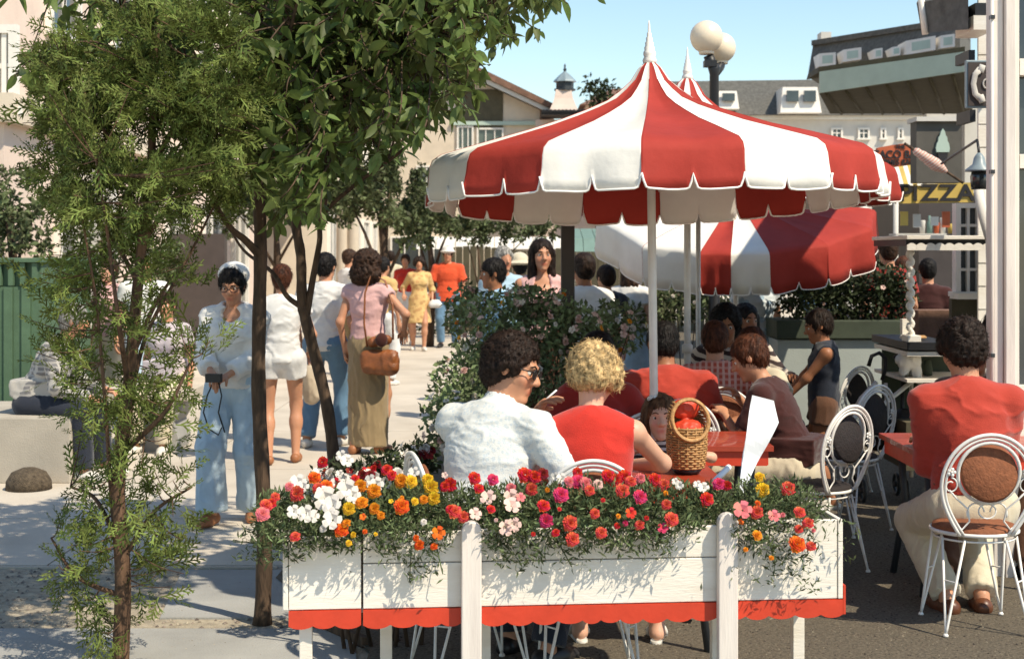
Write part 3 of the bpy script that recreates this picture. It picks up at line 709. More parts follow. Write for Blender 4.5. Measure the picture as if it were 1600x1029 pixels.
# ---------------------------------------------------------------- plants
def leaf_tpl(w=.17, curl=.22, fold=.06, n=4):
    "pointed leaf, folded on its midrib and curved down; length 1 on y"
    v = []; f = []
    for i in range(n+1):
        t = i/n; ww = w*math.sin(math.pi*min(1, t**.8))**.9*(1 if i not in (0, n) else 0)+.004; z = -curl*t*t
        v += [(-ww, t, z+fold*ww/w), (0, t, z), (ww, t, z+fold*ww/w)]
    for i in range(n):
        a = 3*i; f += [(a, a+1, a+4, a+3), (a+1, a+2, a+5, a+4)]
    return v, f
def spray_tpl(n=8, seed=3, w=.020):
    rn = random.Random(seed); v = []; f = []
    def strip(a, b, w0, bend):
        a = Vector(a); b = Vector(b); d = (b-a); s_ = Vector((-d.y, d.x, 0)).normalized()*w0; m = (a+b)/2+Vector((0, 0, bend)); i = len(v)
        v.extend([tuple(a-s_), tuple(a+s_), tuple(m+s_*1.1), tuple(m-s_*1.1), tuple(b)]); f.extend([(i, i+1, i+2, i+3), (i+3, i+2, i+4)])
    strip((0, 0, 0), (0, .55, -.02), w*.8, .01); strip((0, .5, -.02), (0, 1, -.10), w*.7, -.03)
    for k in range(n):
        t = .12+.8*k/n; q = 1 if k % 2 else -1; L = .42*(1-t*.65)*rn.uniform(.75, 1.2); a = R(rn.uniform(32, 50)); z = -.1*t*t; tip = (q*L*math.sin(a), t+L*math.cos(a), z-rn.uniform(.0, .08)+rn.uniform(-.03, .05))
        strip((0, t, z), tip, w, .02)
        if L > .2:
            m = Vector((0, t, z)).lerp(Vector(tip), .5); strip(m, (m.x-q*.01+q*.02, m.y+L*.42, m.z-.01), w*.8, .01); strip(m, (m.x+q*L*.4, m.y+L*.12, m.z), w*.8, .01)
    return v, f
def nearest(nodes, c, up=.0):
    d = np.linalg.norm(nodes-c[None], axis=1)+up*np.maximum(0, nodes[:, 2]-c[2]); return nodes[np.argmin(d)]
def curve(pts, n=10):
    "Catmull-Rom through the points"
    p = [np.array(q, float) for q in pts]; p = [2*p[0]-p[1]]+p+[2*p[-1]-p[-2]]; o = []
    for i in range(1, len(p)-2):
        for t in np.linspace(0, 1, n, endpoint=(i == len(p)-3)):
            a, b, c, d = p[i-1:i+3]; o.append(.5*((2*b)+(-a+c)*t+(2*a-5*b+4*c-d)*t*t+(-a+3*b-3*c+d)*t**3))
    return np.array(o)

def leaf_clumps(name, centers, rad, n, size, m, parent, kind='stuff', tpl=None, zs=1.):
    "many leaf faces around clump centres"
    tv, tf = tpl or leaf_tpl(.28, .2, .08, 2); k = RS.randint(len(centers), size=n); d = rdir(n)*(RS.rand(n)**(.45))[:, None]; rd = np.asarray(rad)[k]
    pos = np.asarray(centers)[k]+d*rd[:, None]*np.array([1, 1, zs]); dirs = rdir(n)+d*.6; fr = frames(dirs, rdir(n))
    o = scatter(name, tv, tf, pos, fr, RS.uniform(.65, 1.25, n)*size, m, parent); 
    if kind: o['kind'] = kind
    return o

def big_tree():
    "the two slim street trees with long drooping leaves"
    out = []
    # tree one: straight trunk near the kerb
    d0 = 6.7; L0 = lambda px, py, d=d0: np.array(P(px, py, d))
    r1 = empty('street_tree', P(410, 975, d0), 0, 'slim street tree with one straight brown trunk beside the left end of the flower box', 'tree', 'slim leafy street trees')
    r2 = empty('street_tree', (X(517, 8.0), 8.0, 0), 0, 'slim forked street tree whose leaning trunk passes in front of the man in jeans', 'tree', 'slim leafy street trees')
    def build(root, trunk, rt, limbs, region, ncl, seed, parts, leafn):
        o = np.array(root.location); mb = MB(); c = curve(trunk, 8); n = len(c); rad = [rt*(1-.45*i/n)*(1+.05*math.sin(i*1.7)) for i in range(n)]; rad[0] = rt*1.25
        mb.tube([tuple(q-o) for q in c], rad, 10); mb.build('trunk', M['bark'], root); nodes = [c[n//2:]]
        for (pts, r0) in limbs:
            cc = curve(pts, 7); mb = MB(); mb.tube([tuple(q-o) for q in cc], [r0*(1-.7*i/len(cc)) for i in range(len(cc))], 8); mb.build('limb', M['bark'], root); nodes.append(cc)
        nodes = np.concatenate(nodes); rn = np.random.RandomState(seed); tw = MB(); LP = []; LD = []
        done = 0; tries = 0
        while done < ncl and tries < ncl*30:
            tries += 1; px = rn.uniform(20, 910); py = rn.uniform(-260, 400); d = rn.uniform(d0-.75, d0+1.7)
            if not region(px, py, d, rn): continue
            e = np.array(P(px, py, d)); a = nearest(nodes, e, .4); 
            if np.linalg.norm(e-a) > 1.5: continue
            done += 1; md = (a+e)/2+np.array([0, 0, .12])+rn.normal(size=3)*.04; tip = e+np.array([rn.normal()*.08, rn.normal()*.08, -.03-rn.rand()*.08])
            cc = curve([a, md, e, tip], 6); tw.tube([tuple(q-o) for q in cc], [.0065*(1-.75*i/len(cc)) for i in range(len(cc))], 5)
            seg = cc[6:]; m_ = leafn
            for k in range(m_):
                t = rn.rand()*(len(seg)-1.01); i = int(t); p = seg[i]+(seg[i+1]-seg[i])*(t-i); ax = seg[i+1]-seg[i]; ax /= np.linalg.norm(ax)+1e-9
                dd = rn.normal(size=3)*.95+ax*.5+np.array([0, 0, -.42]); LP.append(p-o+rn.normal(size=3)*.006); LD.append(dd)
        tw.build('twigs', M['bark'], root)['kind'] = 'stuff'
        LP = np.array(LP); LD = np.array(LD); fr = frames(LD, rn.normal(size=(len(LD), 3))*.6+np.array([0, 0, 1.])); sc = rn.uniform(.066, .112, len(LD))
        order = np.argsort((LP+o)[:, 1]/sc); a, b = order[:parts], order[parts:]
        tv, tf = leaf_tpl(.20, .22, .06, 4); me = None
        for i in a:
            if me is None: q = npmesh('leaf', tv, np.array(tf), M['leaf'], root, True); me = q.data
            else: q = bpy.data.objects.new('leaf', me); COL.objects.link(q); q.parent = root
            mm = Matrix(fr[i].tolist()).to_4x4(); q.matrix_local = Matrix.Translation(LP[i]) @ mm @ Matrix.Diagonal((sc[i],)*3+(1,))
        if len(b): scatter('crown', tv, tf, LP[b], fr[b], sc[b], M['leaf'], root, True)['kind'] = 'stuff'
    def inside(px, py, poly):
        c = False; n = len(poly)
        for i in range(n):
            x1, y1 = poly[i]; x2, y2 = poly[i-1]
            if (y1 > py) != (y2 > py) and px < (x2-x1)*(py-y1)/(y2-y1)+x1: c = not c
        return c
    polyA = [(40, -90), (40, 60), (60, 110), (100, 130), (140, 100), (230, 120), (330, 120), (380, 250), (440, 300), (470, 330), (520, 300), (530, 240), (470, 120), (520, -90)]
    polyB = [(380, -90), (390, 120), (420, 230), (400, 290), (465, 350), (500, 320), (575, 245), (650, 205), (700, 170), (735, 120), (760, 75), (820, 30), (870, -15), (880, -60), (820, -90)]
    def regA(px, py, d, rn): return inside(px, py, polyA) and (px > 130 or rn.rand() < .55)
    def regB(px, py, d, rn): return inside(px, py, polyB) and (px < 720 or rn.rand() < .65)
    build(r1, [L0(410, 978), L0(413, 820), L0(404, 600), L0(407, 380), L0(402, 250), L0(410, 100), L0(395, -80)], .038,
          [([L0(407, 400), L0(383, 375, 6.6), L0(357, 352, 6.5), L0(330, 300, 6.4), L0(310, 200, 6.3)], .020), ([L0(404, 290), L0(440, 220, 6.9), L0(455, 100, 7.0), L0(500, -40, 7.2)], .018),
           ([L0(404, 250), L0(350, 160, 6.7), L0(250, 60, 6.8), L0(120, -40, 6.8)], .018), ([L0(408, 160), L0(450, 60, 6.2), L0(480, -80, 6.0)], .013)], regA, 170, 5, 150, 13)
    D = 8.0; L1 = lambda px, py, d=D: np.array(P(px, py, d))
    build(r2, [np.array([X(534, D), D, 0]), L1(527, 780), L1(512, 640), L1(478, 500), L1(472, 470), L1(470, 400), L1(462, 330), L1(478, 200), L1(500, 60), L1(520, -60)], .036,
          [([L1(478, 500), L1(488, 440), L1(499, 380), L1(505, 335), L1(560, 285, 7.8), L1(640, 225, 7.5), L1(700, 150, 7.4)], .020), ([L1(472, 480), L1(448, 462), L1(425, 425), L1(380, 390, 8.1), L1(350, 340, 8.1)], .017),
           ([L1(468, 350), L1(520, 250), L1(600, 130, 7.7), L1(700, 40, 7.6), L1(800, -10, 7.5)], .018), ([L1(500, 60), L1(600, 10, 7.8), L1(720, -60, 7.7)], .013), ([L1(505, 335), L1(520, 240, 7.6), L1(560, 150, 7.3), L1(640, 100, 7.2)], .014)], regB, 590, 6, 150, 13)
    return inside

def arborvitae(inside):
    d0 = 6.05; root = empty('arborvitae', (X(188, d0), d0, 0), 0, 'tall feathery arborvitae at the left front with bare lower stems', 'tree'); o = np.array(root.location)
    L = lambda px, py, d=d0: np.array(P(px, py, d))
    trunk = [L(188, 1040), L(192, 900), L(184, 760), L(200, 620), L(212, 480), L(222, 380), L(236, 260), L(240, 120), L(250, -20)]
    mb = MB(); c = curve(trunk, 8); c[0][2] = 0; mb.tube([tuple(q-o) for q in c], [.036*(1-.7*i/len(c)) for i in range(len(c))], 9); mb.build('trunk', M['bark_red'], root)
    limbs = [[L(192, 840), L(175, 780), L(165, 640, 5.9), L(150, 470, 5.85), L(130, 350, 5.8)], [L(200, 640), L(230, 520, 6.2), L(290, 410, 6.3), L(345, 300, 6.3)], [L(205, 560), L(240, 480), L(265, 440), L(300, 395, 6.1)], [L(215, 440), L(180, 380), L(120, 300, 6.)],
             [L(200, 600), L(185, 500, 5.8), L(170, 380, 5.8), L(150, 250, 5.7)], [L(222, 380), L(290, 280), L(350, 180), L(390, 80)], [L(230, 300), L(160, 200), L(110, 100)], [L(188, 880), L(240, 800), L(300, 760)], [L(188, 930), L(120, 900), L(80, 840)], [L(236, 260), L(300, 150, 5.9), L(340, 40, 5.9)],
             [L(200, 700), L(260, 640, 5.9), L(300, 560, 5.9)], [L(190, 860), L(150, 780, 6.2), L(110, 760, 6.2)]]
    nodes = [c]
    for q in limbs:
        cc = curve(q, 7); mb = MB(); mb.tube([tuple(p-o) for p in cc], [.013*(1-.7*i/len(cc)) for i in range(len(cc))], 6); mb.build('limb', M['bark_red'], root); nodes.append(cc)
    nodes = np.concatenate(nodes); rn = np.random.RandomState(5)
    up = [(30, 200), (60, 60), (110, 40), (200, 20), (330, 15), (420, 60), (430, 200), (400, 290), (330, 330), (240, 350), (200, 340), (140, 350), (90, 330), (45, 260)]
    mid = [(40, 400), (110, 350), (240, 350), (300, 400), (340, 470), (330, 560), (290, 610), (230, 620), (120, 620), (60, 580), (40, 500)]
    low = [(110, 620), (270, 610), (280, 700), (285, 800), (330, 850), (260, 940), (190, 1000), (130, 990), (80, 900), (75, 860), (100, 790), (110, 700)]
    P_, D_ = [], []; tw = MB(); nt = 0
    for poly, ncl, ns, dr in ((up, 220, 12, .50), (mid, 64, 7, .38), (low, 62, 6, .32)):
        k = 0
        xs = [q[0] for q in poly]; ys = [q[1] for q in poly]
        while k < ncl:
            px = rn.uniform(min(xs), max(xs)); py = rn.uniform(min(ys), max(ys))
            if not inside(px, py, poly): continue
            k += 1; d = d0+rn.uniform(-dr, dr); e = np.array(P(px, py, d)); a = nearest(nodes, e, .3); v = e-a; L_ = np.linalg.norm(v)+1e-6
            md = (a+e)/2+np.array([0, 0, -.02]); cc = curve([a, md, e], 5); tw.tube([tuple(p-o) for p in cc], [.0038*(1-.6*i/len(cc)) for i in range(len(cc))], 4, cap=False)
            dr_ = v/L_*.6+np.array([0, 0, .5 if rn.rand() < .6 else -.5]); ns_ = int(ns*rn.uniform(.6, 1.5))
            for j in range(ns_):
                t = rn.uniform(.35, 1.); p = cc[int(t*(len(cc)-1))]; P_.append(p-o+rn.normal(size=3)*.035); D_.append(dr_+rn.normal(size=3)*.55)
    tw.build('twigs', M['bark_red'], root)['kind'] = 'stuff'
    P_ = np.array(P_); D_ = np.array(D_); n = len(P_); fr = frames(D_, rn.normal(size=(n, 3))); pr = rn.randint(3, size=n)
    for s_ in range(3):
        tv, tf = spray_tpl(9, 3+s_, .022); k = pr == s_; q = scatter('crown' if s_ == 0 else 'foliage_sprays', tv, tf, P_[k], fr[k], rn.uniform(.09, .17, k.sum()), M['spray'], root); q['kind'] = 'stuff'

def bush(name, label, cat, loc, boxes, n, size, m, stems=12, group=None, blooms=(), bl_size=.03):
    "boxes: ellipsoids (cx,cy,cz,rx,ry,rz) in world space"
    root = empty(name, loc, 0, label, cat, group); o = np.array(root.location); mb = MB()
    bx_ = np.array(boxes, float); vol = bx_[:, 3]*bx_[:, 5]; k = RS.choice(len(bx_), size=n, p=vol/vol.sum()); d = rdir(n)*(RS.rand(n)**.4)[:, None]
    lump = 1+.25*vnoise(d*2.5+k[:, None]*3.1, 4); pos = bx_[k, :3]+d*bx_[k, 3:]*lump[:, None]; pos[:, 2] = np.maximum(pos[:, 2], .02)
    for i in range(stems):
        e = pos[RS.randint(n)]-o; b = np.array([RS.normal()*.06, RS.normal()*.06, .0]); b[0] += e[0]*.5; b[1] += e[1]*.5
        mb.tube([tuple(b), tuple((b+e)/2+RS.normal(size=3)*.05), tuple(e)], [.010, .007, .003], 5)
    mb.build('stems', M['bark'], root)['kind'] = 'stuff'
    tv, tf = leaf_tpl(.26, .2, .08, 2); scatter('foliage', tv, tf, pos-o, frames(rdir(n)+d*.7, rdir(n)), RS.uniform(.6, 1.3, n)*size, m, root)['kind'] = 'stuff'
    for (bm_, nb_) in blooms:
        me = None
        for i in range(nb_):
            kk = RS.randint(len(bx_)); dd = rdir(1)[0]; dd[1] = -abs(dd[1])-.2; dd /= np.linalg.norm(dd); p = bx_[kk, :3]+dd*bx_[kk, 3:]*RS.uniform(.75, 1.08)-o
            q = bloom_obj('petunia' if RS.rand() < .6 else 'marigold', bm_, root); q.location = p; q.rotation_euler = Vector((dd[0]+RS.normal()*.3, dd[1], dd[2]+.4)).to_track_quat('Z', 'Y').to_euler(); q.scale = (bl_size*RS.uniform(.7, 1.2),)*3
    return root

BL = {}
def bloom_mesh(kind):
    if kind in BL: return BL[kind]
    rn = np.random.RandomState(3); v = []; f = []
    if kind == 'marigold':      # ruffled layered pom
        for ring, (nr, el, ln, r0) in enumerate(((14, 8, .95, .0), (13, 24, .86, .05), (11, 42, .74, .08), (8, 60, .58, .08), (5, 78, .42, .05))):
            for k in range(nr):
                a = 2*math.pi*(k+.5*ring)/nr+rn.normal()*.08; e = R(el+rn.normal()*5); w_ = 1.0*math.pi/nr*1.35*ln
                dx = np.array([math.cos(a)*math.cos(e), math.sin(a)*math.cos(e), math.sin(e)*.75]); sx = np.array([-math.sin(a), math.cos(a), 0]); i = len(v); l_ = ln*rn.uniform(.9, 1.08); zz = np.array([0, 0, .06*ring])
                v += [tuple(zz+dx*.15-sx*.05), tuple(zz+dx*.15+sx*.05), tuple(zz+dx*l_*.85+sx*w_), tuple(zz+dx*l_*1.02+sx*w_*.3+np.array([0, 0, -.05])), tuple(zz+dx*l_*.93-sx*w_*.2+np.array([0, 0, .05])), tuple(zz+dx*l_*.85-sx*w_)]
                f += [(i, i+1, i+2, i+3), (i, i+3, i+4, i+5)]
    else:      # five-lobed trumpet
        for k in range(5):
            a = 2*math.pi*k/5; i = len(v); 
            for (da, r_, z) in ((-.62, .12, 0), (.62, .12, 0), (.62, .62, .34), (.42, .98, .36), (0, 1.02, .30), (-.42, .98, .38), (-.62, .62, .34)):
                v.append((math.cos(a+da)*r_, math.sin(a+da)*r_, z+rn.normal()*.03))
            f += [(i, i+1, i+2, i+6), (i+6, i+2, i+3, i+4), (i+6, i+4, i+5, i+6)][:2]; f += [(i+6, i+4, i+5)]
    me = bpy.data.meshes.new('bloom'); me.from_pydata(v, [], [tuple(q) for q in f]); me.polygons.foreach_set('use_smooth', [False]*len(me.polygons)); me.materials.append(None); BL[kind] = me; return me
def bloom_obj(kind, color, parent):
    me = bloom_mesh(kind); o = bpy.data.objects.new('bloom', me); COL.objects.link(o); o.parent = parent
    o.material_slots[0].link = 'OBJECT'; o.material_slots[0].material = PET[color]; return o
PET = {k: mat('petal_'+k, c, .6, .16, 30, trans=.18, island=.14, spec=.2) for k, c in dict(orange=(.80, .16, .015), gold=(.85, .33, .02), yellow=(.85, .55, .03), red=(.68, .045, .02), coral=(.75, .12, .06), magenta=(.72, .05, .13), pink=(.80, .20, .20), white=(.84, .78, .70), blush=(.84, .58, .50), dark=(.25, .02, .015)).items()}

def far_tree(label, x, d, h, crowns, size, n, m='leaf_far', group='trees shading the promenade', tr=.07):
    root = empty('shade_tree', (x, d, 0), 0, label, 'tree', group); mb = MB(); mb.tube([(0, 0, 0), (.05, 0, h*.4), (-.05, 0, h*.7)], [tr, tr*.8, tr*.5], 8); mb.build('trunk', M['bark'], root)
    for c in crowns[:5]:
        lm = MB(); lm.tube([(0, 0, h*.35), ((c[0])*.5, c[1]*.5, (h*.4+c[2])*.5), (c[0], c[1], c[2])], [tr*.5, tr*.35, tr*.12], 6); lm.build('limb', M['bark'], root)
    cs = []; rs_ = []
    for c in crowns:
        for k in range(14): dd = rdir(1)[0]*RS.rand()**.4; cs.append(np.array(c[:3])+dd*np.array(c[3:6])); rs_.append(.28*(c[3]+c[5])/2*RS.uniform(.6, 1.2))
    leaf_clumps('crown', cs, rs_, n, size, M[m], root)
# ---------------------------------------------------------------- the setting: ground, paving, buildings
def struct(o): o['kind'] = 'structure'; return o
def sheet(name, pts, z, m):
    me = bpy.data.meshes.new(name); me.from_pydata([(x, y, z) for x, y in pts], [], [tuple(range(len(pts)))]); return struct(link(name, me, m))
sheet('ground', [(-400, -20), (400, -20), (400, 900), (-400, 900)], -.004, M['concrete'])
# promenade slabs with recessed joints (nearest ones separately)
sheet('promenade_joint_bed', [(-9, 6.6), (-1.3, 6.6), (.2, 30), (-9, 30)], .0, M['concrete_b'])
def gx(px, py): d = GD(py); return (X(px, d), d)
pl = bpy.data.objects.new('promenade', None); COL.objects.link(pl); struct(pl)
def edge(y): return -0.75-.55*max(0, (8.5-y)/2)+max(0, y-9)*.02
for r_, (y0, y1) in enumerate(((7.92, 9.3), (9.3, 11.4), (11.4, 13.8), (13.8, 17), (17, 21), (21, 26), (26, 32))):
    xs = [-9.4+(r_ % 2)*.0+i*2.3 for i in range(5)]
    for i, x0 in enumerate(xs):
        x1 = x0+2.3; e_ = edge((y0+y1)/2)
        if x0 >= e_: continue
        x1 = min(x1, e_) if i < 4 else e_
        mb = MB(); mb.box(x0+.006, x1-.006, y0+.008, y1-.008, -.03, .012); mb.build('paving_slab', M['concrete'], pl)
# foreground: bluish slab at the bottom, gritty soil strip, second slab
yb = GD(985); ya = GD(968); yc = GD(893)
mb = MB(); mb.prism([(-3.2, 4.3), (-.62, 4.3), (-.62, 5.9), (X(560, ya), yb), (X(120, yb), yb), (-3.2, yb)], -.05, .012, axis='z'); mb.build('near_slab', M['slab'], pl)
mb = MB(); mb.prism([(X(250, ya), ya), (X(455, ya), ya), (X(520, yc), yc), (X(285, yc), yc)], -.05, .012, axis='z'); mb.build('near_slab', M['slab'], pl)
sheet('soil_strip', [(-3.6, 4.3), (-.4, 4.3), (-.4, 7.9), (-4.6, 7.9)], .003, M['dry_soil'])
mb = MB(); mb.box(-8, X(430, yc), yc+.06, 7.9, -.05, .013); mb.build('kerb_slab', M['concrete_b'], pl)
mb = MB(); mb.prism([(X(450, ya)+.0, ya+.05), (X(470, ya), ya), (-.60, yb-.3), (-.64, yb-.3)], -.05, .05, axis='z'); struct(mb.build('timber_edging', M['bark'], None))
sheet('cafe_floor', [(-.60, 3.5), (-.60, 6.2), (-1.22, 7.6), (-1.2, 8.5), (-.72, 9), (-.5, 32), (14, 32), (14, 3.5)], .016, M['asphalt'])
# fine grit lying on the asphalt and soil
def grit(name, x0, x1, y0, y1, n, s0, s1, z, m):
    tv = [(-.5, -.4, 0), (.5, -.5, 0), (.4, .5, 0), (-.5, .45, 0), (0, 0, .5)]; tf = [(0, 1, 4), (1, 2, 4), (2, 3, 4), (3, 0, 4)]
    pos = np.stack([RS.uniform(x0, x1, n), y0+(y1-y0)*RS.rand(n)**1.3, np.full(n, z)], 1); a = RS.rand(n)*6.28
    fr = np.zeros((n, 3, 3)); fr[:, 0, 0] = np.cos(a); fr[:, 1, 0] = np.sin(a); fr[:, 0, 1] = -np.sin(a); fr[:, 1, 1] = np.cos(a); fr[:, 2, 2] = 1
    scatter(name, tv, tf, pos, fr, RS.uniform(s0, s1, n), m)['kind'] = 'stuff'
grit('gravel', -3.4, -.75, 4.9, 7.9, 4000, .006, .022, .004, mat('grit', (.38, .32, .25), .95, .35, 60, island=.5))
grit('asphalt_grit', -.5, 3.4, 5.6, 12, 16000, .004, .011, .016, mat('grit_dark', (.14, .115, .085), .95, .35, 60, island=.7))

def win(parent, x0, x1, y, z0, z1, nx=2, nz=2, fr=.06, glass='glass', frm='white_paint', axis='y', d=.08, blind=False):
    "window with its frame, glazing bars and pane, facing -y (axis y) or +x (axis x)"
    def bx(mb, a0, a1, b0, b1, c0, c1):
        if axis == 'y': mb.box(a0, a1, y-b1, y-b0, c0, c1)
        else: mb.box(y+b0, y+b1, a0, a1, c0, c1)
    f = MB(); bx(f, x0, x0+fr, -.02, d, z0, z1); bx(f, x1-fr, x1, -.02, d, z0, z1); bx(f, x0+fr, x1-fr, -.02, d, z1-fr, z1); bx(f, x0-.03, x1+.03, -.02, d+.03, z0-fr, z0)
    w_ = f.build('window', M[frm], parent)
    p = MB(); bx(p, x0+fr, x1-fr, .002, .012, z0, z1-fr); p.build('pane', M[glass], w_)
    b = MB()
    for i in range(1, nx): c = x0+(x1-x0)*i/nx; bx(b, c-fr*.3, c+fr*.3, .013, d*.7, z0, z1-fr)
    for i in range(1, nz): c = z0+(z1-z0)*i/nz; bx(b, x0+fr, x1-fr, .014, d*.6, c-fr*.3, c+fr*.3)
    if nx > 1 or nz > 1: b.build('glazing_bar', M[frm], w_)
    return w_
# --- left foreground building
b1 = empty('pink_building', (0, 0, 0), 0, 'pale pink stucco building behind the arborvitae at the left', 'building')
mb = MB(); mb.box(-14, -5.35, 15.5, 31, 0, 3.05); mb.box(-14, -5.45, 15.6, 31, 3.05, 8.2); mb.build('wall', M['stucco_pink'], b1)
mb = MB(); mb.box(-14.1, -5.2, 15.35, 31.1, 3.05, 3.35); mb.build('cornice', M['stucco_cream'], b1)
mb = MB(); mb.box(-14.2, -5.1, 15.2, 31.3, 8.2, 8.5); mb.build('parapet', M['wall_white'], b1)
win(b1, X(-12, 15.6), X(30, 15.6), 15.6, Z(168, 15.6), Z(40, 15.6), 2, 2, .09, 'wall_white')
win(b1, -6.5-.3, -6.5+.15, 15.5, .9, 2.2, 1, 2)
for k in range(5):
    y = 17.2+k*2.7; win(b1, y, y+1.2, -5.45, 4.3, 6.6, 2, 3, .07, 'glass', axis='x')
    if k not in (1,): win(b1, y, y+1.5, -5.35, .2, 2.5, 2, 2, .07, 'glass', axis='x')
mb = MB(); mb.box(-5.35, -4.9, 18.0, 18.3, 0, 2.7); mb.build('pilaster', M['wall_white'], b1)
mb = MB(); mb.box(-5.05, -4.2, 21.5, 21.7, 0, 1.95); mb.build('dark_partition', M['sign_dark'], b1)
b2 = empty('cream_building', (0, 0, 0), 0, 'cream building seen between the street trees in the middle distance', 'building')
mb = MB(); mb.box(-10, -4.3, 33, 47.5, 0, 7.2); mb.build('wall', M['stucco_cream'], b2)
mb = MB(); mb.box(-10.3, -4.0, 32.7, 47.7, 7.2, 7.6); mb.build('cornice', M['wall_white'], b2)
for k in range(5):
    y = 34.2+k*2.6; win(b2, y, y+1.2, -4.3, 4.2, 6.2, 2, 2, .08, 'glass', axis='x'); win(b2, y, y+1.7, -4.3, .3, 2.6, 2, 2, .08, 'glass', axis='x')
win(b2, -5.8, -4.9, 33, 4.3, 6.2, 2, 2, .08)
mb = MB(); mb.box(-6.3, -4.6, 32.2, 32.9, 2.65, 2.85); mb.build('canopy', M['canvas_white'], b2)
for px in (535, 552):
    mb = MB(); mb.lathe([(.16, 0), (.14, .2), (.12, 2.4), (.17, 2.6)], (X(px, 30), 30, 0), 14); o = mb.build('porch_column', M['stucco_cream'], None); tag(o, 'round cream porch column standing %s behind the promenade trees' % ('left' if px == 535 else 'right'), 'column', 'cream porch columns')
# --- gabled building with the glazed porch
D3 = 50.; b3 = empty('gabled_building', (0, 0, 0), 0, 'cream gabled building with low brown roof and glazed upper porch', 'building')
x0, xr, x1 = X(545, D3), X(700, D3), X(855, D3); ze = Z(172, D3); zr = Z(98, D3)
mb = MB(); mb.prism([(x0, 0), (x1-.25, 0), (x1-.25, ze), (xr, zr-.15), (x0, ze)], D3, D3+14); mb.build('wall', M['stucco_cream'], b3)
mb = MB(); t = .16; mb.prism([(xr, zr), (x1+.3, ze-.10), (x1+.3, ze+.10), (xr, zr+.28)], D3-.7, D3+14.3); mb.prism([(xr-.002, zr), (xr-.002, zr+.28), (x0-.3, ze+.10), (x0-.3, ze-.10)], D3-.7, D3+14.3); mb.build('roof', M['roof_brown'], b3)
mb = MB(); mb.prism([(xr, zr-.16), (x1+.28, ze-.26), (x1+.28, ze-.11), (xr, zr-.01)], D3-.6, D3-.45); mb.build('fascia', M['wall_white'], b3)
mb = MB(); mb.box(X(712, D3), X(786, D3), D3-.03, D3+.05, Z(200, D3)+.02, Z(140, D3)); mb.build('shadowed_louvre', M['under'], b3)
mb = MB(); mb.box(X(705, D3), x1-.22, D3-.12, D3-.002, Z(196, D3), Z(190, D3)); mb.build('string_course', M['mint'], b3)
win(b3, X(714, D3), X(740, D3), D3, Z(232, D3), Z(196, D3)-.02, 3, 1, .06, 'glass_green'); win(b3, X(745, D3), X(787, D3), D3, Z(232, D3), Z(200, D3), 3, 1, .06, 'glass_green')
win(b3, X(650, D3), X(700, D3), D3, 3.2, 4.6, 3, 1, .06, 'glass'); win(b3, X(610, D3), X(700, D3), D3, .3, 2.2, 4, 1, .06, 'glass')
# --- pavilion with cupola
D4 = 48.; b4 = empty('cupola_pavilion', (0, 0, 0), 0, 'pale pavilion with flared roof, scalloped dark eave and blue capped cupola', 'building')
cx4 = X(884, D4); m4 = M['stucco_pink']; pxm = F/D4
mb = MB(); mb.box(X(838, D4)-.0, X(1010, D4), D4+1.2, D4+9, 0, Z(182, D4)); mb.build('wall', M['stucco_pink'], b4)
mb = MB(); mb.box(X(846, D4), X(926, D4), D4, D4+1.6, Z(179, D4), Z(172, D4)); mb.build('eave', M['black'], b4)
for k in range(13):
    mb = MB(); x_ = X(849+k*6, D4); mb.tube([(x_, D4-.12, Z(174, D4)), (x_, D4+1.2, Z(168.5, D4))], .055, 8); mb.build('eave_tile', M['black'], b4)
mb = MB(); mb.lathe([(32/pxm, 0), (26/pxm, 10/pxm), (21/pxm, 20/pxm), (17.5/pxm, 33/pxm), (16/pxm, 34/pxm)], (cx4-.05, D4+.8, Z(171, D4)), 4, smooth=False, a0=R(45)); mb.build('flared_roof', M['stucco_pink'], b4)
cz = Z(138, D4); mb = MB(); mb.lathe([(17/pxm, 0), (17/pxm, 3/pxm), (14/pxm, 4/pxm), (14/pxm, 13/pxm)], (cx4, D4+.8, cz), 8, smooth=False); mb.build('louvre', M['dark_metal'], b4)
mb = MB(); mb.lathe([(19/pxm, 0), (17/pxm, 3/pxm), (10/pxm, 10/pxm), (4/pxm, 15/pxm), (1.5/pxm, 17/pxm)], (cx4, D4+.8, cz+14/pxm), 8, smooth=False); mb.build('cap', M['lamp_blue'], b4)
mb = MB(); mb.lathe([(1.5/pxm, 0), (3/pxm, 4/pxm), (1/pxm, 7/pxm), (1.8/pxm, 10/pxm), (.4/pxm, 13/pxm)], (cx4, D4+.8, cz+30/pxm), 8); mb.build('finial', M['dark_metal'], b4)
win(b4, X(896, D4)+.2, X(930, D4), D4+1.2, Z(232, D4), Z(200, D4), 2, 1, .06, 'glass_green')
b5 = empty('hip_roof_house', (0, 0, 0), 0, 'house with reddish hip roof partly behind the umbrella top', 'house')
D5 = 56.; mb = MB(); mb.box(X(915, D5), X(1075, D5), D5, D5+7, 0, Z(165, D5)); mb.build('wall', M['stucco_cream'], b5)
a, b_, z0, z1 = X(905, D5), X(1085, D5), Z(165, D5), Z(125, D5); mb = MB(); mb.hexa([(a, D5-.5, z0), (b_, D5-.5, z0), (a, D5+7.5, z0), (b_, D5+7.5, z0), (X(965, D5), D5+3, z1), (X(1040, D5), D5+3, z1), (X(965, D5), D5+4, z1), (X(1040, D5), D5+4, z1)]); mb.build('roof', M['roof_brown'], b5)
win(b5, X(935, D5), X(960, D5), D5, Z(215, D5), Z(185, D5), 2, 1, .06)
leaf_root = empty('distant_tree', (X(935, 44), 44, 0), 0, 'small dark tree poking up beside the cupola', 'tree')
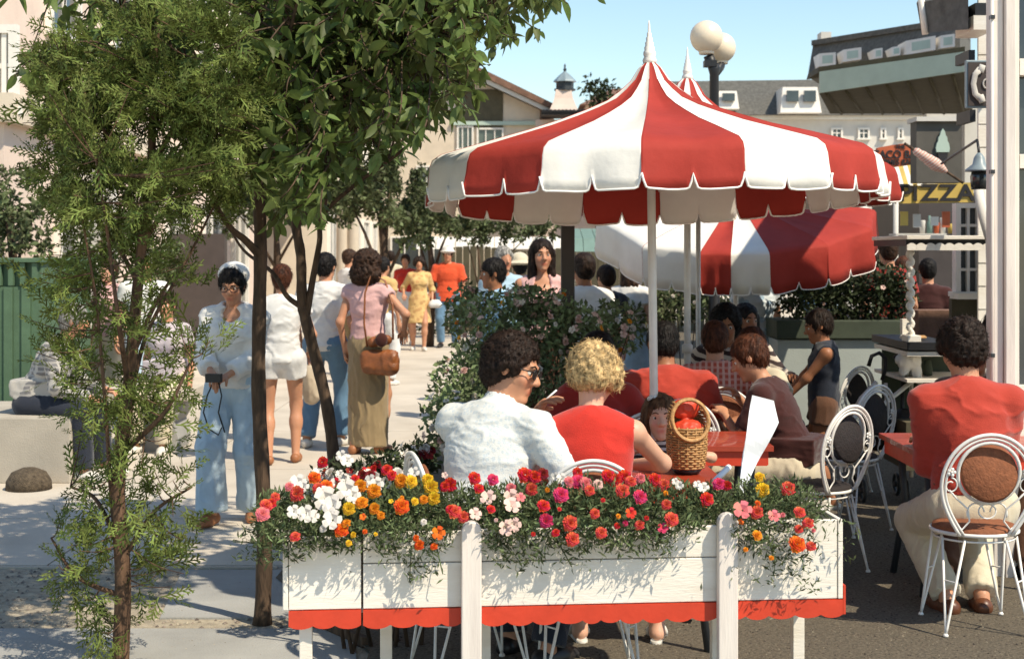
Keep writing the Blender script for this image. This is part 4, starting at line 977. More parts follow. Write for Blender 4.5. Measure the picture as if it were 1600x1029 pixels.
mb = MB(); mb.tube([(0, 0, 0), (0, 0, 4), (0, 0, Z(150, 44))], [.12, .09, .04], 7); mb.build('trunk', M['bark'], leaf_root)
leaf_clumps('crown', [(X(px, 44)-X(935, 44), RS.normal()*.2, Z(py, 44)) for px, py in ((918, 133), (930, 138), (940, 145), (928, 150), (945, 152), (936, 158), (952, 140))], [.28]*7, 420, .16, M['leaf_dark'], leaf_root)
# --- mansard hotel behind, two wings
D6 = 42.; b6 = empty('mansard_hotel', (0, 0, 0), 0, 'long white hotel with grey mansard roof and white dormers', 'building')
xa, xb = X(1000, D6), X(1470, D6); zt = Z(122, D6); zb = Z(181, D6)
mb = MB(); mb.box(xa, xb, D6, D6+9, 0, zb); mb.build('wall', M['wall_white'], b6)
mb = MB(); mb.hexa([(xa-.2, D6-.3, zb), (xb, D6-.3, zb), (xa-.2, D6+9, zb), (xb, D6+9, zb), (xa+.5, D6+.9, zt), (xb, D6+.9, zt+.1), (xa+.5, D6+8, zt), (xb, D6+8, zt+.1)]); mb.build('mansard_roof', M['shingle'], b6)
def dormer(root, pl_, pr_, py0, py1, d, n=2):
    a, c = X(pl_, d), X(pr_, d); z0, z1 = Z(py1, d), Z(py0, d); mb = MB(); g = (c-a)*.10
    mb.hexa([(a-g, d-.75, z0), (c+g, d-.75, z0), (a-g, d+1, z0), (c+g, d+1, z0), (a, d-.62, z1), (c, d-.62, z1), (a, d+1.2, z1), (c, d+1.2, z1)]); o = mb.build('dormer', M['white_paint'], root)
    zm = z0+(z1-z0)*.42; w_ = (c-a)
    for k in range(n):
        x_ = a+w_*(k+.16)/n; f = MB(); f.box(x_, x_+w_*.68/n, d-.82, d-.71, zm, z1-(z1-z0)*.16); f.build('dormer_pane', M['glass'], o)
dormer(b6, 1118, 1146, 146, 174, D6, 1); dormer(b6, 1217, 1270, 140, 180, D6, 2); dormer(b6, 1040, 1062, 146, 174, D6, 1)
for px, w_ in ((1108, 12), (1165, 12), (1298, 18), (1340, 18), (1375, 9), (1402, 9), (1430, 10)):
    win(b6, X(px, D6), X(px+w_, D6), D6, Z(216, D6), Z(200, D6), 2 if w_ > 10 else 1, 2, .05)
    win(b6, X(px, D6), X(px+w_, D6), D6, Z(262, D6), Z(244, D6), 2 if w_ > 10 else 1, 2, .05)
for px, w_ in ((1280, 40), (1335, 30), (1380, 30)):
    win(b6, X(px, D6), X(px+w_, D6), D6, 1.0, 2.6, 3, 1, .06)
mb = MB(); mb.box(xa, xb, D6-.12, D6-.004, Z(184, D6)-.06, Z(179, D6)); mb.build('cornice', M['white_paint'], b6)
# upper mansard, nearer, turned a little to the street
b7 = empty('corner_hotel', (0, 0, 0), 0, 'tall grey shingled mansard building with a row of small white windows', 'building')
dl, dr_ = 30., 25.6
def Q(px, py, d): return tuple(P(px, py, d))
def wallpt(px, py, off=0.):      # a point on the mansard face, which runs from (1262,dl) to (1500,dr)
    t = (px-1262)/(1500-1262); d = 1/((1-t)/dl+t/dr_)+off; return tuple(P(px, py, d))
mb = MB(); A0, A1 = Vector(wallpt(1262, 120)), Vector(wallpt(1500, 78)); B0, B1 = Vector(wallpt(1270, 72, .6)), Vector(wallpt(1500, 36, .6)); bk = Vector((1.0, 2.6, 0))
mb.hexa([A0, A1, A0+bk, A1+bk, B0, B1, B0+bk, B1+bk]); mb.build('mansard_roof', M['shingle'], b7)
mb = MB(); mb.hexa([B0+Vector((-.05, -.1, 0)), B1+Vector((0, -.1, 0)), B0+bk, B1+bk, B0+Vector((-.05, -.1, .1)), B1+Vector((0, -.1, .1)), B0+bk+Vector((0, 0, .1)), B1+bk+Vector((0, 0, .1))]); mb.build('roof_cap', M['shingle'], b7)
for (a, b_, y0, y1, y2, y3) in ((1280, 1306, 84, 104, 102, 82), (1318, 1346, 78, 97, 93, 74), (1366, 1379, 77, 92, 90, 75), (1394, 1407, 74, 88, 86, 72), (1416, 1462, 64, 86, 78, 56), (1470, 1492, 56, 76, 73, 53)):
    p = [Vector(wallpt(a, y1, -.10)), Vector(wallpt(b_, y2, -.10)), Vector(wallpt(b_, y3, -.02)), Vector(wallpt(a, y0, -.02))]; f = MB(); f.hexa([p[0], p[1], p[0]+Vector((0, .5, 0)), p[1]+Vector((0, .5, 0)), p[3], p[2], p[3]+Vector((0, .6, 0)), p[2]+Vector((0, .6, 0))]); w_ = f.build('window', M['white_paint'], b7)
    c = sum(p, Vector())/4; f = MB(); pp = [c+(q-c)*.62+Vector((0, -.012, 0)) for q in p]; f.hexa([pp[0], pp[1], pp[0]+Vector((0, .05, 0)), pp[1]+Vector((0, .05, 0)), pp[3], pp[2], pp[3]+Vector((0, .05, 0)), pp[2]+Vector((0, .05, 0))]); f.build('pane', M['mint'], w_)
mb = MB(); c0 = Vector(wallpt(1283, 66, 2)); mb.box(c0.x, c0.x+.22, c0.y, c0.y+.4, c0.z-.2, c0.z+.22); mb.build('chimney', M['wall_white'], b7)
mb = MB(); mb.box(X(1448, 31), X(1580, 31), 31, 31.3, 0, 4.9); mb.build('wall', M['wall_white'], b7)
# the great overhanging canopy
cp = empty('overhang_canopy', (0, 0, 0), 0, 'broad pale green canopy jutting over the promenade with dark underside', 'canopy')
def cpt(px, py): t = (px-1280)/(1500-1280); d = 1/((1-t)/22.+t/19.9); return P(px, py, d)
a0, a1, b0, b1_ = cpt(1280, 146), cpt(1512, 112), cpt(1280, 113), cpt(1512, 81); bk0 = P(1297, 178, 25.4); bk1 = P(1520, 178, 25.4)
up0 = bk0+Vector((0, 0, .5)); up1 = bk1+Vector((0, 0, .5))
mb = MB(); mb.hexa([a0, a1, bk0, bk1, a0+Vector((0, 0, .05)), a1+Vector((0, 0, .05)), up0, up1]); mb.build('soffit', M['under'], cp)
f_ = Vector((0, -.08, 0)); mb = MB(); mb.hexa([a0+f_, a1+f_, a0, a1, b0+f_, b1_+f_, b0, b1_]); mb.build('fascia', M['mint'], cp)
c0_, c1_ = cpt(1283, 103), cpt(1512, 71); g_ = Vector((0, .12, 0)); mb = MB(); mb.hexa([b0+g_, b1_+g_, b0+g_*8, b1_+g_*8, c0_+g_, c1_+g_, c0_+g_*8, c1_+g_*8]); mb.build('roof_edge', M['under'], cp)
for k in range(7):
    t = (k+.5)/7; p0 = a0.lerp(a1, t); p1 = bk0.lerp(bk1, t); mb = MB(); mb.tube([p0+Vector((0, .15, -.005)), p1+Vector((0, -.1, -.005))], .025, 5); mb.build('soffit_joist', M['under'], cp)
for t_ in (.98,):
    p1 = bk0.lerp(bk1, t_); mb = MB(); mb.box(p1.x-.12, p1.x+.12, 25.3, 25.6, 0, p1.z+.1); mb.build('pillar', M['wall_white'], cp)
# --- pizza stand
D8 = 15.; b8 = empty('pizza_stand', (0, 0, 0), 0, 'pizza stand with yellow lettered sign board and awning', 'food stand')
mb = MB(); mb.box(X(1436, D8+1.8), 8.2, D8+1.8, D8+4, 0, 2.36); mb.build('wall', M['sign_dark'], b8)
mb = MB(); mb.hexa([P(1404, 318, D8), P(1521, 316, D8), P(1404, 318, D8+.1), P(1521, 316, D8+.1), P(1404, 289, D8), P(1521, 285, D8), P(1404, 289, D8+.1), P(1521, 285, D8+.1)]); sg = mb.build('sign_board', M['yellow'], b8)
def text(body, m, parent, mtx, size, depth=.004, name='lettering', sx=1., bold=0.):
    cu = bpy.data.curves.new('t', 'FONT'); cu.body = body; cu.size = size; cu.extrude = depth; cu.align_x = 'CENTER'; cu.align_y = 'CENTER'; cu.offset = bold; o = bpy.data.objects.new('t', cu); COL.objects.link(o)
    bpy.context.view_layer.update(); me = bpy.data.meshes.new_from_object(o.evaluated_get(bpy.context.evaluated_depsgraph_get())); bpy.data.objects.remove(o)
    q = link(name, me, m, parent)
    if len(me.materials) > 1:
        me.materials.clear(); me.materials.append(m)
    q.matrix_local = mtx @ Matrix.Diagonal((sx, 1, 1, 1)); return q
FR = Matrix.Rotation(R(90), 4, 'X')
for k, ch in enumerate('PIZZA'):
    px = (1415, 1430, 1452, 1481, 1509)[k]; text(ch, M['letter'], sg, Matrix.Translation(P(px, 302.5, D8-.01)) @ FR, .235, .006, 'letter', 1.15 if ch != 'I' else 1, .006)
aw = MB(); 
for k in range(6):
    p0 = X(1398+k*7, D8); p1 = X(1398+k*7+6.9, D8); q = MB(); q.hexa([(p0, D8-.02, Z(290, D8)), (p1, D8-.02, Z(290, D8)), (p0, D8+.1, Z(290, D8)), (p1, D8+.1, Z(290, D8)), (p0+.08, D8+.5, Z(258-k*1.0, D8)), (p1+.08, D8+.5, Z(257-k, D8)), (p0+.08, D8+.6, Z(258-k, D8)), (p1+.08, D8+.6, Z(257-k, D8))]); q.build('awning_stripe', M['yellow'] if k % 2 == 0 else M['canvas_white'], b8)
aw.bm.free()
mb = MB(); mb.box(X(1400, D8), 8.2, D8+.3, D8+1.6, 0, .95); mb.build('counter', M['wall_white'], b8)
mb = MB(); mb.box(X(1395, D8), 8.2, D8+.2, D8+1.7, .95, 1.0); mb.build('counter_top', M['sign_dark'], b8)
for i, px in enumerate((1412, 1432, 1460, 1478, 1500)):
    mb = MB(); mb.box(X(px, D8), X(px+12, D8), D8+.12, D8+.14, Z(352+3*(i % 2), D8), Z(330+4*(i % 3), D8)); mb.build('menu_card', (M['yellow'], M['wall_white'], M['canvas_white'], M['sign_red'], M['wall_white'])[i], b8)
mb = MB(); mb.box(X(1436, D8), X(1520, D8), D8+.9, D8+1.2, Z(366, D8), Z(363, D8)); mb.build('shelf', M['wall_white'], b8)
for i, (px, h_, m_, lb) in enumerate(((1442, 22, 'wall_white', 'white paper cup stack at the left end of the pizza stand shelf'), (1453, 30, 'teal', 'green bottle on the pizza stand shelf'), (1464, 18, 'sign_red', 'red can on the pizza stand shelf'), (1474, 26, 'canvas_white', 'tall white tub on the pizza stand shelf'), (1486, 16, 'yellow', 'yellow mustard pot on the pizza stand shelf'))):
    mb = MB(); r_ = .030; hh = h_*D8/F; mb.lathe([(r_, 0), (r_*1.05, hh*.55), (r_*.5, hh*.75), (r_*.45, hh)] if m_ == 'teal' else [(r_*.9, 0), (r_*1.1, hh*.95), (r_, hh)], (X(px, D8+1), D8+1.02, Z(363, D8)+.001), 12); tag(mb.build('jar', M[m_]), lb, 'jar')
# ice cream sign
b9 = empty('ice_cream_sign', (0, 0, 0), 0, 'dark hanging sign with a painted soft ice cream cone', 'sign'); D9 = 14.4
mb = MB(); mb.box(X(1432, D9), X(1503, D9), D9, D9+.22, Z(290, D9)+.03, Z(190, D9)); mb.build('board', mat('sign_grey', (.10, .09, .075), .7, .1, 8), b9)
mb = MB(); mb.box(X(1430, D9), X(1506, D9), D9-.05, D9+.3, Z(190, D9), Z(183, D9)); mb.build('cap_rail', M['wall_white'], b9)
def cone_sign():
    c = X(1472, D9); z = lambda py: Z(py, D9); q = MB(); q.prism([(c-.03, z(256)), (c+.03, z(256)), (c+.05, z(240)), (c-.05, z(240))], D9-.03, D9-.002); q.build('painted_cone', M['letter'], b9)
    s_ = MB(); s_.prism([(c-.062, z(238)), (c+.062, z(238)), (c+.068, z(232)), (c+.058, z(224)), (c+.046, z(221)), (c+.042, z(215)), (c+.028, z(212)), (c+.02, z(206)), (c, z(201)), (c-.02, z(206)), (c-.028, z(212)), (c-.042, z(215)), (c-.046, z(221)), (c-.058, z(224)), (c-.068, z(232))], D9-.03, D9-.002); s_.build('painted_swirl', M['mint'], b9)
cone_sign()
# red sign
b10 = empty('taco_sign', (0, 0, 0), 0, 'small orange red notched food sign above the yellow awning', 'sign'); D10 = 16.5
mb = MB(); mb.prism([(X(1371, D10), Z(262, D10)), (X(1436, D10), Z(262, D10)), (X(1436, D10), Z(232, D10)), (X(1414, D10), Z(224, D10)), (X(1392, D10), Z(227, D10)), (X(1371, D10), Z(231, D10))], D10, D10+.08); mb.build('board', M['sign_red'], b10)
text('TACO BAR', M['letter'], b10, Matrix.Translation(P(1403, 242, D10-.01)) @ FR, .125, .004, 'lettering', .9, .003); text('THE', M['letter'], b10, Matrix.Translation(P(1407, 229.5, D10-.01)) @ FR, .06, .004, 'lettering', 1, .002); text('TIMES BAR', M['letter'], b10, Matrix.Translation(P(1403, 254, D10-.01)) @ FR, .085, .004, 'lettering', .9, .002)
mb = MB(); mb.tube([P(1400, 262, D10+.04), V(X(1400, D10), D10+.04, 0)], .03, 8); mb.build('post', M['wall_white'], b10)
# furled pink flag on a pole
b11 = empty('furled_flag', (0, 0, 0), 0, 'furled pink striped flag slanting from a pole in front of the ice cream sign', 'flag'); d = 12.5
mb = MB(); pa, pb = P(1413, 224, d), P(1505, 286, d); mb.tube([pa, pa.lerp(pb, .5), pb], .012, 7); mb.build('flag_pole', M['bark'], b11)
mb = MB(); mb.tube([pa.lerp(pb, t) for t in np.linspace(.16, .72, 12)], [.018, .036, .034, .044, .042, .050, .050, .056, .052, .042, .030, .016], 9); mb.build('furled_cloth', pattern('flag_stripe', 'stripe', (.62, .30, .24), (.65, .55, .48), 14, rot=(0, .7, 0)), b11)
# --- near right house: porch column, window, signs
b12 = empty('porch_house', (0, 0, 0), 0, 'white porch house at the right edge with tall column and windows', 'house')
dc = 7.6; xc0 = X(1556, dc); xc1 = X(1597, dc)
for (q0, q1, y_, nm) in ((1556, 1571, .03, 'column_edge'), (1571.6, 1588, 0, 'column_face'), (1588.8, 1597, .035, 'column_edge')):
    mb = MB(); mb.box(X(q0, dc), X(q1, dc)-.001, dc+y_, dc+.16, 0, 3.5); mb.build(nm, M['white_upright'], b12, bevel=.005)
mb = MB(); mb.tube([(X(1553, dc), dc+.03, 0), (X(1553, dc), dc+.03, 3.5)], .011, 8); mb.build('downpipe', M['white_upright'], b12)
for zc_ in (1.15, 2.1, 2.9): mb = MB(); mb.box(X(1550, dc), X(1556, dc), dc+.012, dc+.05, zc_, zc_+.02); mb.build('pipe_clip', M['dark_metal'], b12)
mb = MB(); mb.box(X(1551, dc+.1), xc0-.004, dc+.06, dc+.14, 0, 3.5); mb.build('corner_board', M['white_upright'], b12, bevel=.004)
mb = MB(); mb.box(xc1+.003, xc1+1.5, dc+.04, dc+.12, Z(116, dc)+.0, Z(90, dc)); mb.box(xc1+.003, xc1+1.5, dc+.04, dc+.12, Z(262, dc), Z(240, dc)); mb.build('cross_rail', M['white_wood'], b12)
mb = MB(); mb.box(xc1+.003, xc1+1.5, dc+.125, dc+.145, 1.0, 3.5); mb.build('window_pane', M['glass'], b12)
mb = MB(); mb.box(xc1+.003, xc1+1.5, dc+.05, dc+.15, 0, 1.0); mb.build('dado_panel', M['white_wood'], b12)
dw = 10.2; mb = MB(); xw = X(1529, dw); mb.box(xw+.01, 5.5, dw, dw+.06, 0, 3.6); mb.build('wall', M['wall_white'], b12)
for k in range(22):
    q = MB(); q.box(xw-.005, 5.5, dw-.014, dw-.002, .02+k*.16, .02+k*.16+.150); q.build('clapboard', M['white_wood'], b12)
mb = MB(); mb.hexa([Q(1440, 52, 10.0), Q(1513, 46, 9.6), Q(1440, 52, 12), Q(1513, 46, 12), Q(1432, 5, 10.), Q(1513, -10, 9.6), Q(1440, -10, 12), Q(1513, -15, 12)]); mb.build('porch_soffit', M['shingle'], b12)
mb = MB(); mb.tube([Q(1446, 54, 9.95), Q(1438, -12, 9.95)], .022, 6); mb.build('eave_trim', M['white_wood'], b12)
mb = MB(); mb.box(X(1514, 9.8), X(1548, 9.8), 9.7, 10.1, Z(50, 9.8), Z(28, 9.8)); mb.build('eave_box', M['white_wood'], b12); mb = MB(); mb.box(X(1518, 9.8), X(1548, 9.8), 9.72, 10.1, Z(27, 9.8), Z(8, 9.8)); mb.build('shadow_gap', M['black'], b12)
mb = MB(); mb.box(X(1521, 9.7), X(1531, 9.7), 9.8, 10.1, Z(92, 9.7), Z(75, 9.7)); mb.build('bracket', M['black'], b12); mb = MB(); mb.box(X(1523, 9.7), X(1532, 9.7), 9.8, 10.1, Z(188, 9.7), Z(169, 9.7)); mb.build('bracket', M['black'], b12)
# telephone sign
dp = 9.3; ph = empty('telephone_sign', (0, 0, 0), 0, 'dark square telephone sign with white handset fixed by the porch', 'sign')
mb = MB(); mb.box(X(1509, dp), X(1566, dp), dp, dp+.03, Z(169, dp), Z(94, dp)); mb.build('rim', M['lamp_blue'], ph, bevel=.006)
mb = MB(); mb.box(X(1512.5, dp), X(1563, dp), dp-.006, dp-.001, Z(165.5, dp), Z(97.5, dp)); mb.build('face', M['sign_dark'], ph)
hs = MB(); pts = [P(x, y, dp-.016) for x, y in ((1532, 108), (1524, 116), (1521, 131), (1524, 147), (1532, 154))]; hs.tube(pts, [.022, .019, .017, .019, .022], 8); hs.tube([P(1529, 106, dp-.016), P(1538, 109, dp-.016)], .026, 8); hs.tube([P(1529, 156, dp-.016), P(1538, 153, dp-.016)], .026, 8)
for v in hs.bm.verts: v.co.y = dp-.016+(v.co.y-(dp-.016))*.35
hs.build('handset', M['wall_white'], ph)
rg = MB(); rg.tube([P(1541+5*math.cos(t), 131+7*math.sin(t), dp-.01) for t in np.linspace(0, 6.28, 14)[:-1]], .006, 5, closed=True); rg.build('dial_emblem', M['wall_white'], ph)
mb = MB(); mb.tube([P(1560, 131, dp+.03), P(1560, 131, dw)], .015, 6); mb.build('sign_arm', M['black'], ph)
# wall lamp
dl_ = 9.0; lp = empty('wall_lamp', (0, 0, 0), 0, 'blue grey enamel lamp with wide conical shade beside the porch column', 'lamp')
cx_, cz_ = X(1530, dl_), Z(268, dl_); mb = MB(); mb.lathe([(.085, 0), (.082, .012), (.04, .045), (.032, .085), (.022, .10), (.01, .115)], (cx_, dl_, cz_), 20); mb.build('lamp_shade', M['lamp_blue'], lp)
mb = MB(); mb.lathe([(.05, -.11), (.055, -.03), (.045, 0)], (cx_, dl_, cz_), 12); mb.build('lamp_glass', M['glass'], lp)
mb = MB(); mb.tube([(cx_, dl_, cz_+.11), (cx_+.02, dl_+.1, cz_+.2), (cx_+.12, dw, cz_+.12)], .009, 6); mb.build('lamp_arm', M['black'], lp)
# folded deckchair slats leaning at the wall beneath the lamp
fd = empty('folded_parasols', (0, 0, 0), 0, 'bundle of folded white parasols leaning on the wall under the lamp', 'parasols')
for k, (x0_, x1_) in enumerate(((1524, 1543), (1529, 1546), (1535, 1548))):
    mb = MB(); mb.tube([P(x0_, 280, 9.4), P((x0_+x1_)/2, 330, 9.3), P(x1_, 378, 9.2)], [.018, .03, .012], 7); mb.tube([P(x1_, 378, 9.2), V(X(x1_+12, 9.1), 9.1, 0)], .012, 6); mb.build('folded_canopy', M['wall_white'] if k != 1 else M['canvas_white'], fd)
# --- kiosk
dk = 9.6; kk = empty('snack_kiosk', (0, 0, 0), 0, 'small white kiosk with scalloped black and white rail and twisted post', 'kiosk')
def kb(name, px0, px1, py0, py1, y0, y1, m, bev=0): mb = MB(); mb.box(X(px0, dk), X(px1, dk), y0, y1, Z(py1, dk), Z(py0, dk)); return mb.build(name, M[m], kk, bevel=bev)
kb('roof_board', 1415, 1549, 368, 374, dk-.03, dk+.9, 'white_wood', .003); kb('black_band', 1417, 1551, 374.3, 384, dk+.02, dk+.88, 'black')  # black band between the roof board and the white scalloped trim
for k in range(9):
    x0_ = 1416+k*14.8; mb = MB(); n_ = 8; poly = [(X(x0_+14.6, dk), Z(391, dk)), (X(x0_, dk), Z(391, dk))]+[(X(x0_+14.6*i/n_, dk), Z(383-3.5*abs(math.sin(math.pi*i/n_)), dk)) for i in range(n_+1)]; mb.prism(poly, dk-.025, dk-.005); mb.build('scalloped_trim', M['white_wood'], kk)
mb = MB(); n_ = 60; xq = X(1426, dk)
mb.tube([(xq+.009*math.cos(i*.9), dk+.05+.009*math.sin(i*.9), Z(391, dk)+(Z(531, dk)-Z(391, dk))*i/n_) for i in range(n_+1)], [.021+.006*math.sin(i*.9) for i in range(n_+1)], 8); mb.build('twisted_post', M['white_wood'], kk)
kb('post_base', 1417, 1438, 524, 534, dk-.02, dk+.13, 'white_wood', .003); kb('post_cap', 1419, 1434, 500, 524, dk+.14, dk+.2, 'white_wood')
kb('counter_edge', 1415, 1492, 534.5, 546, dk-.04, dk+.9, 'black'); kb('shelf', 1416, 1560, 549, 556, dk-.02, dk+.85, 'white_wood'); kb('lower_shelf', 1416, 1560, 592, 597, dk-.02, dk+.85, 'white_wood'); kb('shelf_back', 1416, 1560, 556.4, 700, dk+.6, dk+.64, 'hull'); kb('plinth', 1416, 1560, 660, 735, dk+.0, dk+.58, 'under')
for i, (px, py, w_, h_, m_) in enumerate(((1428, 590, 14, 22, 'mint'), (1445, 590, 18, 16, 'wall_white'), (1466, 590, 15, 24, 'hull'), (1432, 531, 20, 6, 'canvas_white'), (1452, 531, 24, 5, 'wicker'))):
    mb = MB(); mb.lathe([(.5*w_*dk/F, 0), (.55*w_*dk/F, .4*h_*dk/F), (.4*w_*dk/F, h_*dk/F)], (X(px, dk), dk+.25, Z(py+1, dk)), 12); tag(mb.build('storage_jar' if i < 3 else 'serving_dish', M[m_]), ['green jar on the upper kiosk shelf', 'white tub on the upper kiosk shelf', 'dark jar on the upper kiosk shelf', 'white dish on the kiosk counter by the twisted post', 'shallow wicker dish on the kiosk counter'][i], 'jar' if i < 3 else 'dish')
kw = dk+1.3; wd = kk
win(kk, X(1489, kw), X(1530, kw), kw, Z(455, kw), Z(318, kw), 2, 4, .035); mb = MB(); mb.box(X(1484, kw), X(1533, kw), kw-.2, kw, Z(466, kw), Z(457, kw)); mb.build('window_sill', M['white_wood'], kk)
mb = MB(); mb.box(X(1489, kw), X(1560, kw), kw+.03, kw+.1, 0, Z(466, kw)); mb.build('back_wall', M['under'], kk)
mb = MB(); mb.box(X(1536, kw), X(1560, kw), kw-.1, kw+.02, Z(480, kw), Z(300, kw)); mb.build('shutter', mat('shutter_grey', (.22, .20, .17), .8, .1, 30, stretch=(1, 1, 8)), kk)
br = MB(); br.box(X(1435, 11.5), X(1500, 11.5), 11.5, 11.8, .4, Z(485, 11.5)); tag(br.build('brown_counter', M['roof_brown']), 'brown slatted counter behind the kiosk post', 'counter')
# --- raised hedge planter and low pale wall
lw = MB(); lw.box(X(1215, 13.), X(1425, 13.), 13., 13.5, 0, Z(531, 13.)); tag(lw.build('low_wall', M['blue_wall']), 'low pale blue grey wall under the hedge box', 'wall')
hb = MB(); hb.box(X(1212, 13.), X(1422, 13.), 12.95, 13.6, Z(529, 13.), Z(500, 13.)); tag(hb.build('hedge_box', M['hull'], bevel=.01), 'long dark green box holding the hedge', 'planter')
# --- fence and terrace behind the crowd
fc = empty('dark_fence', (0, 0, 0), 0, 'dark brown board fence closing the far promenade', 'fence'); df = 31.
for k in range(44):
    x_ = X(690, df)+k*.15; mb = MB(); mb.box(x_, x_+.138, df, df+.03, 0, Z(388, df)+.05*math.sin(k*.4)); mb.build('board', M['under'], fc)
tr = empty('white_awning', (0, 0, 0), 0, 'long white scalloped awning above the dark fence', 'awning'); da = 32.5
for k in range(12):
    x_ = X(655, da)+k*.42; q = MB(); q.hexa([(x_, da-.9, Z(389, da)), (x_+.40, da-.9, Z(389, da)), (x_, da-.85, Z(389, da)), (x_+.40, da-.85, Z(389, da)), (x_, da-.8, Z(378, da)), (x_+.40, da-.8, Z(378, da)), (x_, da, Z(370, da)), (x_+.40, da, Z(370, da))]); q.build('awning_panel', M['canvas_white'], tr)
ta = empty('teal_awning', (0, 0, 0), 0, 'grey green canvas awning behind the lamp post', 'awning')
for k in range(7):
    x_ = X(893, 26.)+k*.22; q = MB(); q.hexa([(x_, 26, Z(393, 26)), (x_+.21, 26, Z(393, 26)), (x_, 26.06, Z(393, 26)), (x_+.21, 26.06, Z(393, 26)), (x_, 26.3, Z(372, 26)), (x_+.21, 26.3, Z(372, 26)), (x_, 27.5, Z(355, 26)), (x_+.21, 27.5, Z(355, 26))]); q.build('awning_panel', M['teal'], ta)
for px in (896, 1000):
    q = MB(); q.tube([(X(px, 26), 26.1, 0), (X(px, 26), 26.1, Z(392, 26))], .03, 6); q.build('awning_post', M['wall_white'], ta)
# --- green corrugated booth, low walls and bench at the left
gf = empty('green_booth', (0, 0, 0), 0, 'green corrugated booth at the left edge with a perforated top', 'booth'); dg = 12.4; xg = X(62, dg)
for k in range(30):
    x_ = xg-k*.075; mb = MB(); mb.box(x_-.072, x_, dg-(.02 if k % 2 else 0), dg+.03, 0, Z(448, dg)); mb.build('corrugation', M['green_fence'], gf)
mb = MB(); mb.box(xg-2.3, xg, dg+.04, dg+1.5, 0, Z(410, dg)); mb.build('booth_wall', M['green_fence'], gf); mb = MB(); mb.box(xg-2.35, xg+.03, dg-.04, dg+1.6, Z(409.5, dg), Z(404, dg)); mb.build('top_rail', M['green_fence'], gf)
for k in range(22):
    mb = MB(); mb.box(xg-.06-k*.1, xg-.02-k*.1, dg-.02, dg+.035, Z(446, dg), Z(411, dg)); mb.build('grille_bar', M['green_fence'], gf)
sw = MB(); dsw = 10.7; xs1 = X(112, dsw); sw.prism([(-5.2, 0), (xs1, 0), (xs1, .50), (-5.2, .50)], dsw, dsw+1.1); tag(sw.build('seat_wall', M['concrete_b'], bevel=.02), 'low grey concrete seat wall at the left edge', 'wall')
md = MB(); md.lathe([(.16, 0), (.155, .06), (.12, .12), (.05, .15), (.01, .155)], (X(45, 10.45), 10.45, .012), 20); tag(md.build('mulch_mound', M['soil']), 'low dark mulch mound at the foot of the concrete seat wall', 'mound')
bn = empty('stone_bench', (X(250, 12.6), 12.6, 0), 0, 'pale stone bench with flared end support behind the arborvitae', 'bench')
mb = MB(); mb.box(-.85, .30, -.25, .35, .44, .53); mb.build('bench_top', M['concrete'], bn, bevel=.01)
mb = MB(); mb.prism([(-.10, 0), (.18, 0), (.20, .12), (.16, .25), (.27, .44), (-.30, .44), (-.14, .25)], -.2, .3); mb.build('bench_support', M['slab'], bn); mb = MB(); mb.prism([(-.75, 0), (-.5, 0), (-.5, .2), (-.42, .44), (-.84, .44), (-.76, .2)], -.2, .3); mb.build('bench_support', M['slab'], bn)
# ---------------------------------------------------------------- vegetation placed
inside = big_tree()
arborvitae(inside)
def E(px, py, d, rx, ry, rd): return (X(px, d), d, Z(py, d), rx*d/F, rd, ry*d/F)
bush('flowering_shrub', 'large loose flowering shrub with small pale blooms behind the man in the pale shirt', 'shrub', (X(790, 9.2), 9.2, 0),
     [E(735, 610, 9., 62, 75, .4), E(705, 660, 8.6, 45, 60, .3), E(775, 525, 9.4, 70, 62, .4), E(850, 500, 9.5, 60, 50, .35), E(900, 520, 9.4, 60, 50, .3), E(730, 480, 9.7, 35, 38, .25), E(820, 470, 9.6, 60, 25, .25), E(960, 510, 9.8, 40, 45, .25), E(830, 600, 9.2, 80, 60, .35)], 8200, .046, M['leaf_bush'], 22,
     blooms=(('blush', 90), ('white', 60), ('gold', 12)), bl_size=.024)
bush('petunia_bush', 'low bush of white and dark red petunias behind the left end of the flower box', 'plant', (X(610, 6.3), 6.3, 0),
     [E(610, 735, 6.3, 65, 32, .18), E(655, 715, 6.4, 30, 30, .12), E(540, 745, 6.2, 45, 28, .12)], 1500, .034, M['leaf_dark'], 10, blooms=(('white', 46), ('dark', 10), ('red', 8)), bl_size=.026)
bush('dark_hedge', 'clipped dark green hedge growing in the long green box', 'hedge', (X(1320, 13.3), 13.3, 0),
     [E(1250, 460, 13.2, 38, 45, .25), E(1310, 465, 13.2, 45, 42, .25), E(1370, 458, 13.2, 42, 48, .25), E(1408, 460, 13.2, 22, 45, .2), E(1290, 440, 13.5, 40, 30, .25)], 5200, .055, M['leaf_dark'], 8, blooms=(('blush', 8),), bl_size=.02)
bush('dark_hedge', 'dark clipped bush hiding the foot of the posts behind the diners', 'shrub', (X(1060, 14.5), 14.5, 0),
     [E(1045, 470, 14.5, 45, 40, .3), E(1100, 465, 14.5, 40, 40, .3), E(980, 500, 14., 35, 40, .3)], 2200, .06, M['leaf_far'], 6, blooms=(('white', 14),), bl_size=.025)
far_tree('bushy tree with grey green crown behind the woman with the leather bag', X(600, 23), 23, 3.4, [(-.1, 0, 2.35, .75, .6, .55), (.55, .1, 2.2, .55, .5, .5), (-.6, 0, 2.6, .5, .5, .5), (.1, 0, 2.9, .6, .5, .35)], .10, 5200)
far_tree('slim tree whose crown hangs over the woman in the yellow dress', X(672, 26), 26, 3.2, [(0, 0, 2.55, .55, .5, .45), (.4, 0, 2.25, .4, .4, .35), (-.35, .2, 2.3, .4, .4, .3)], .10, 3200)
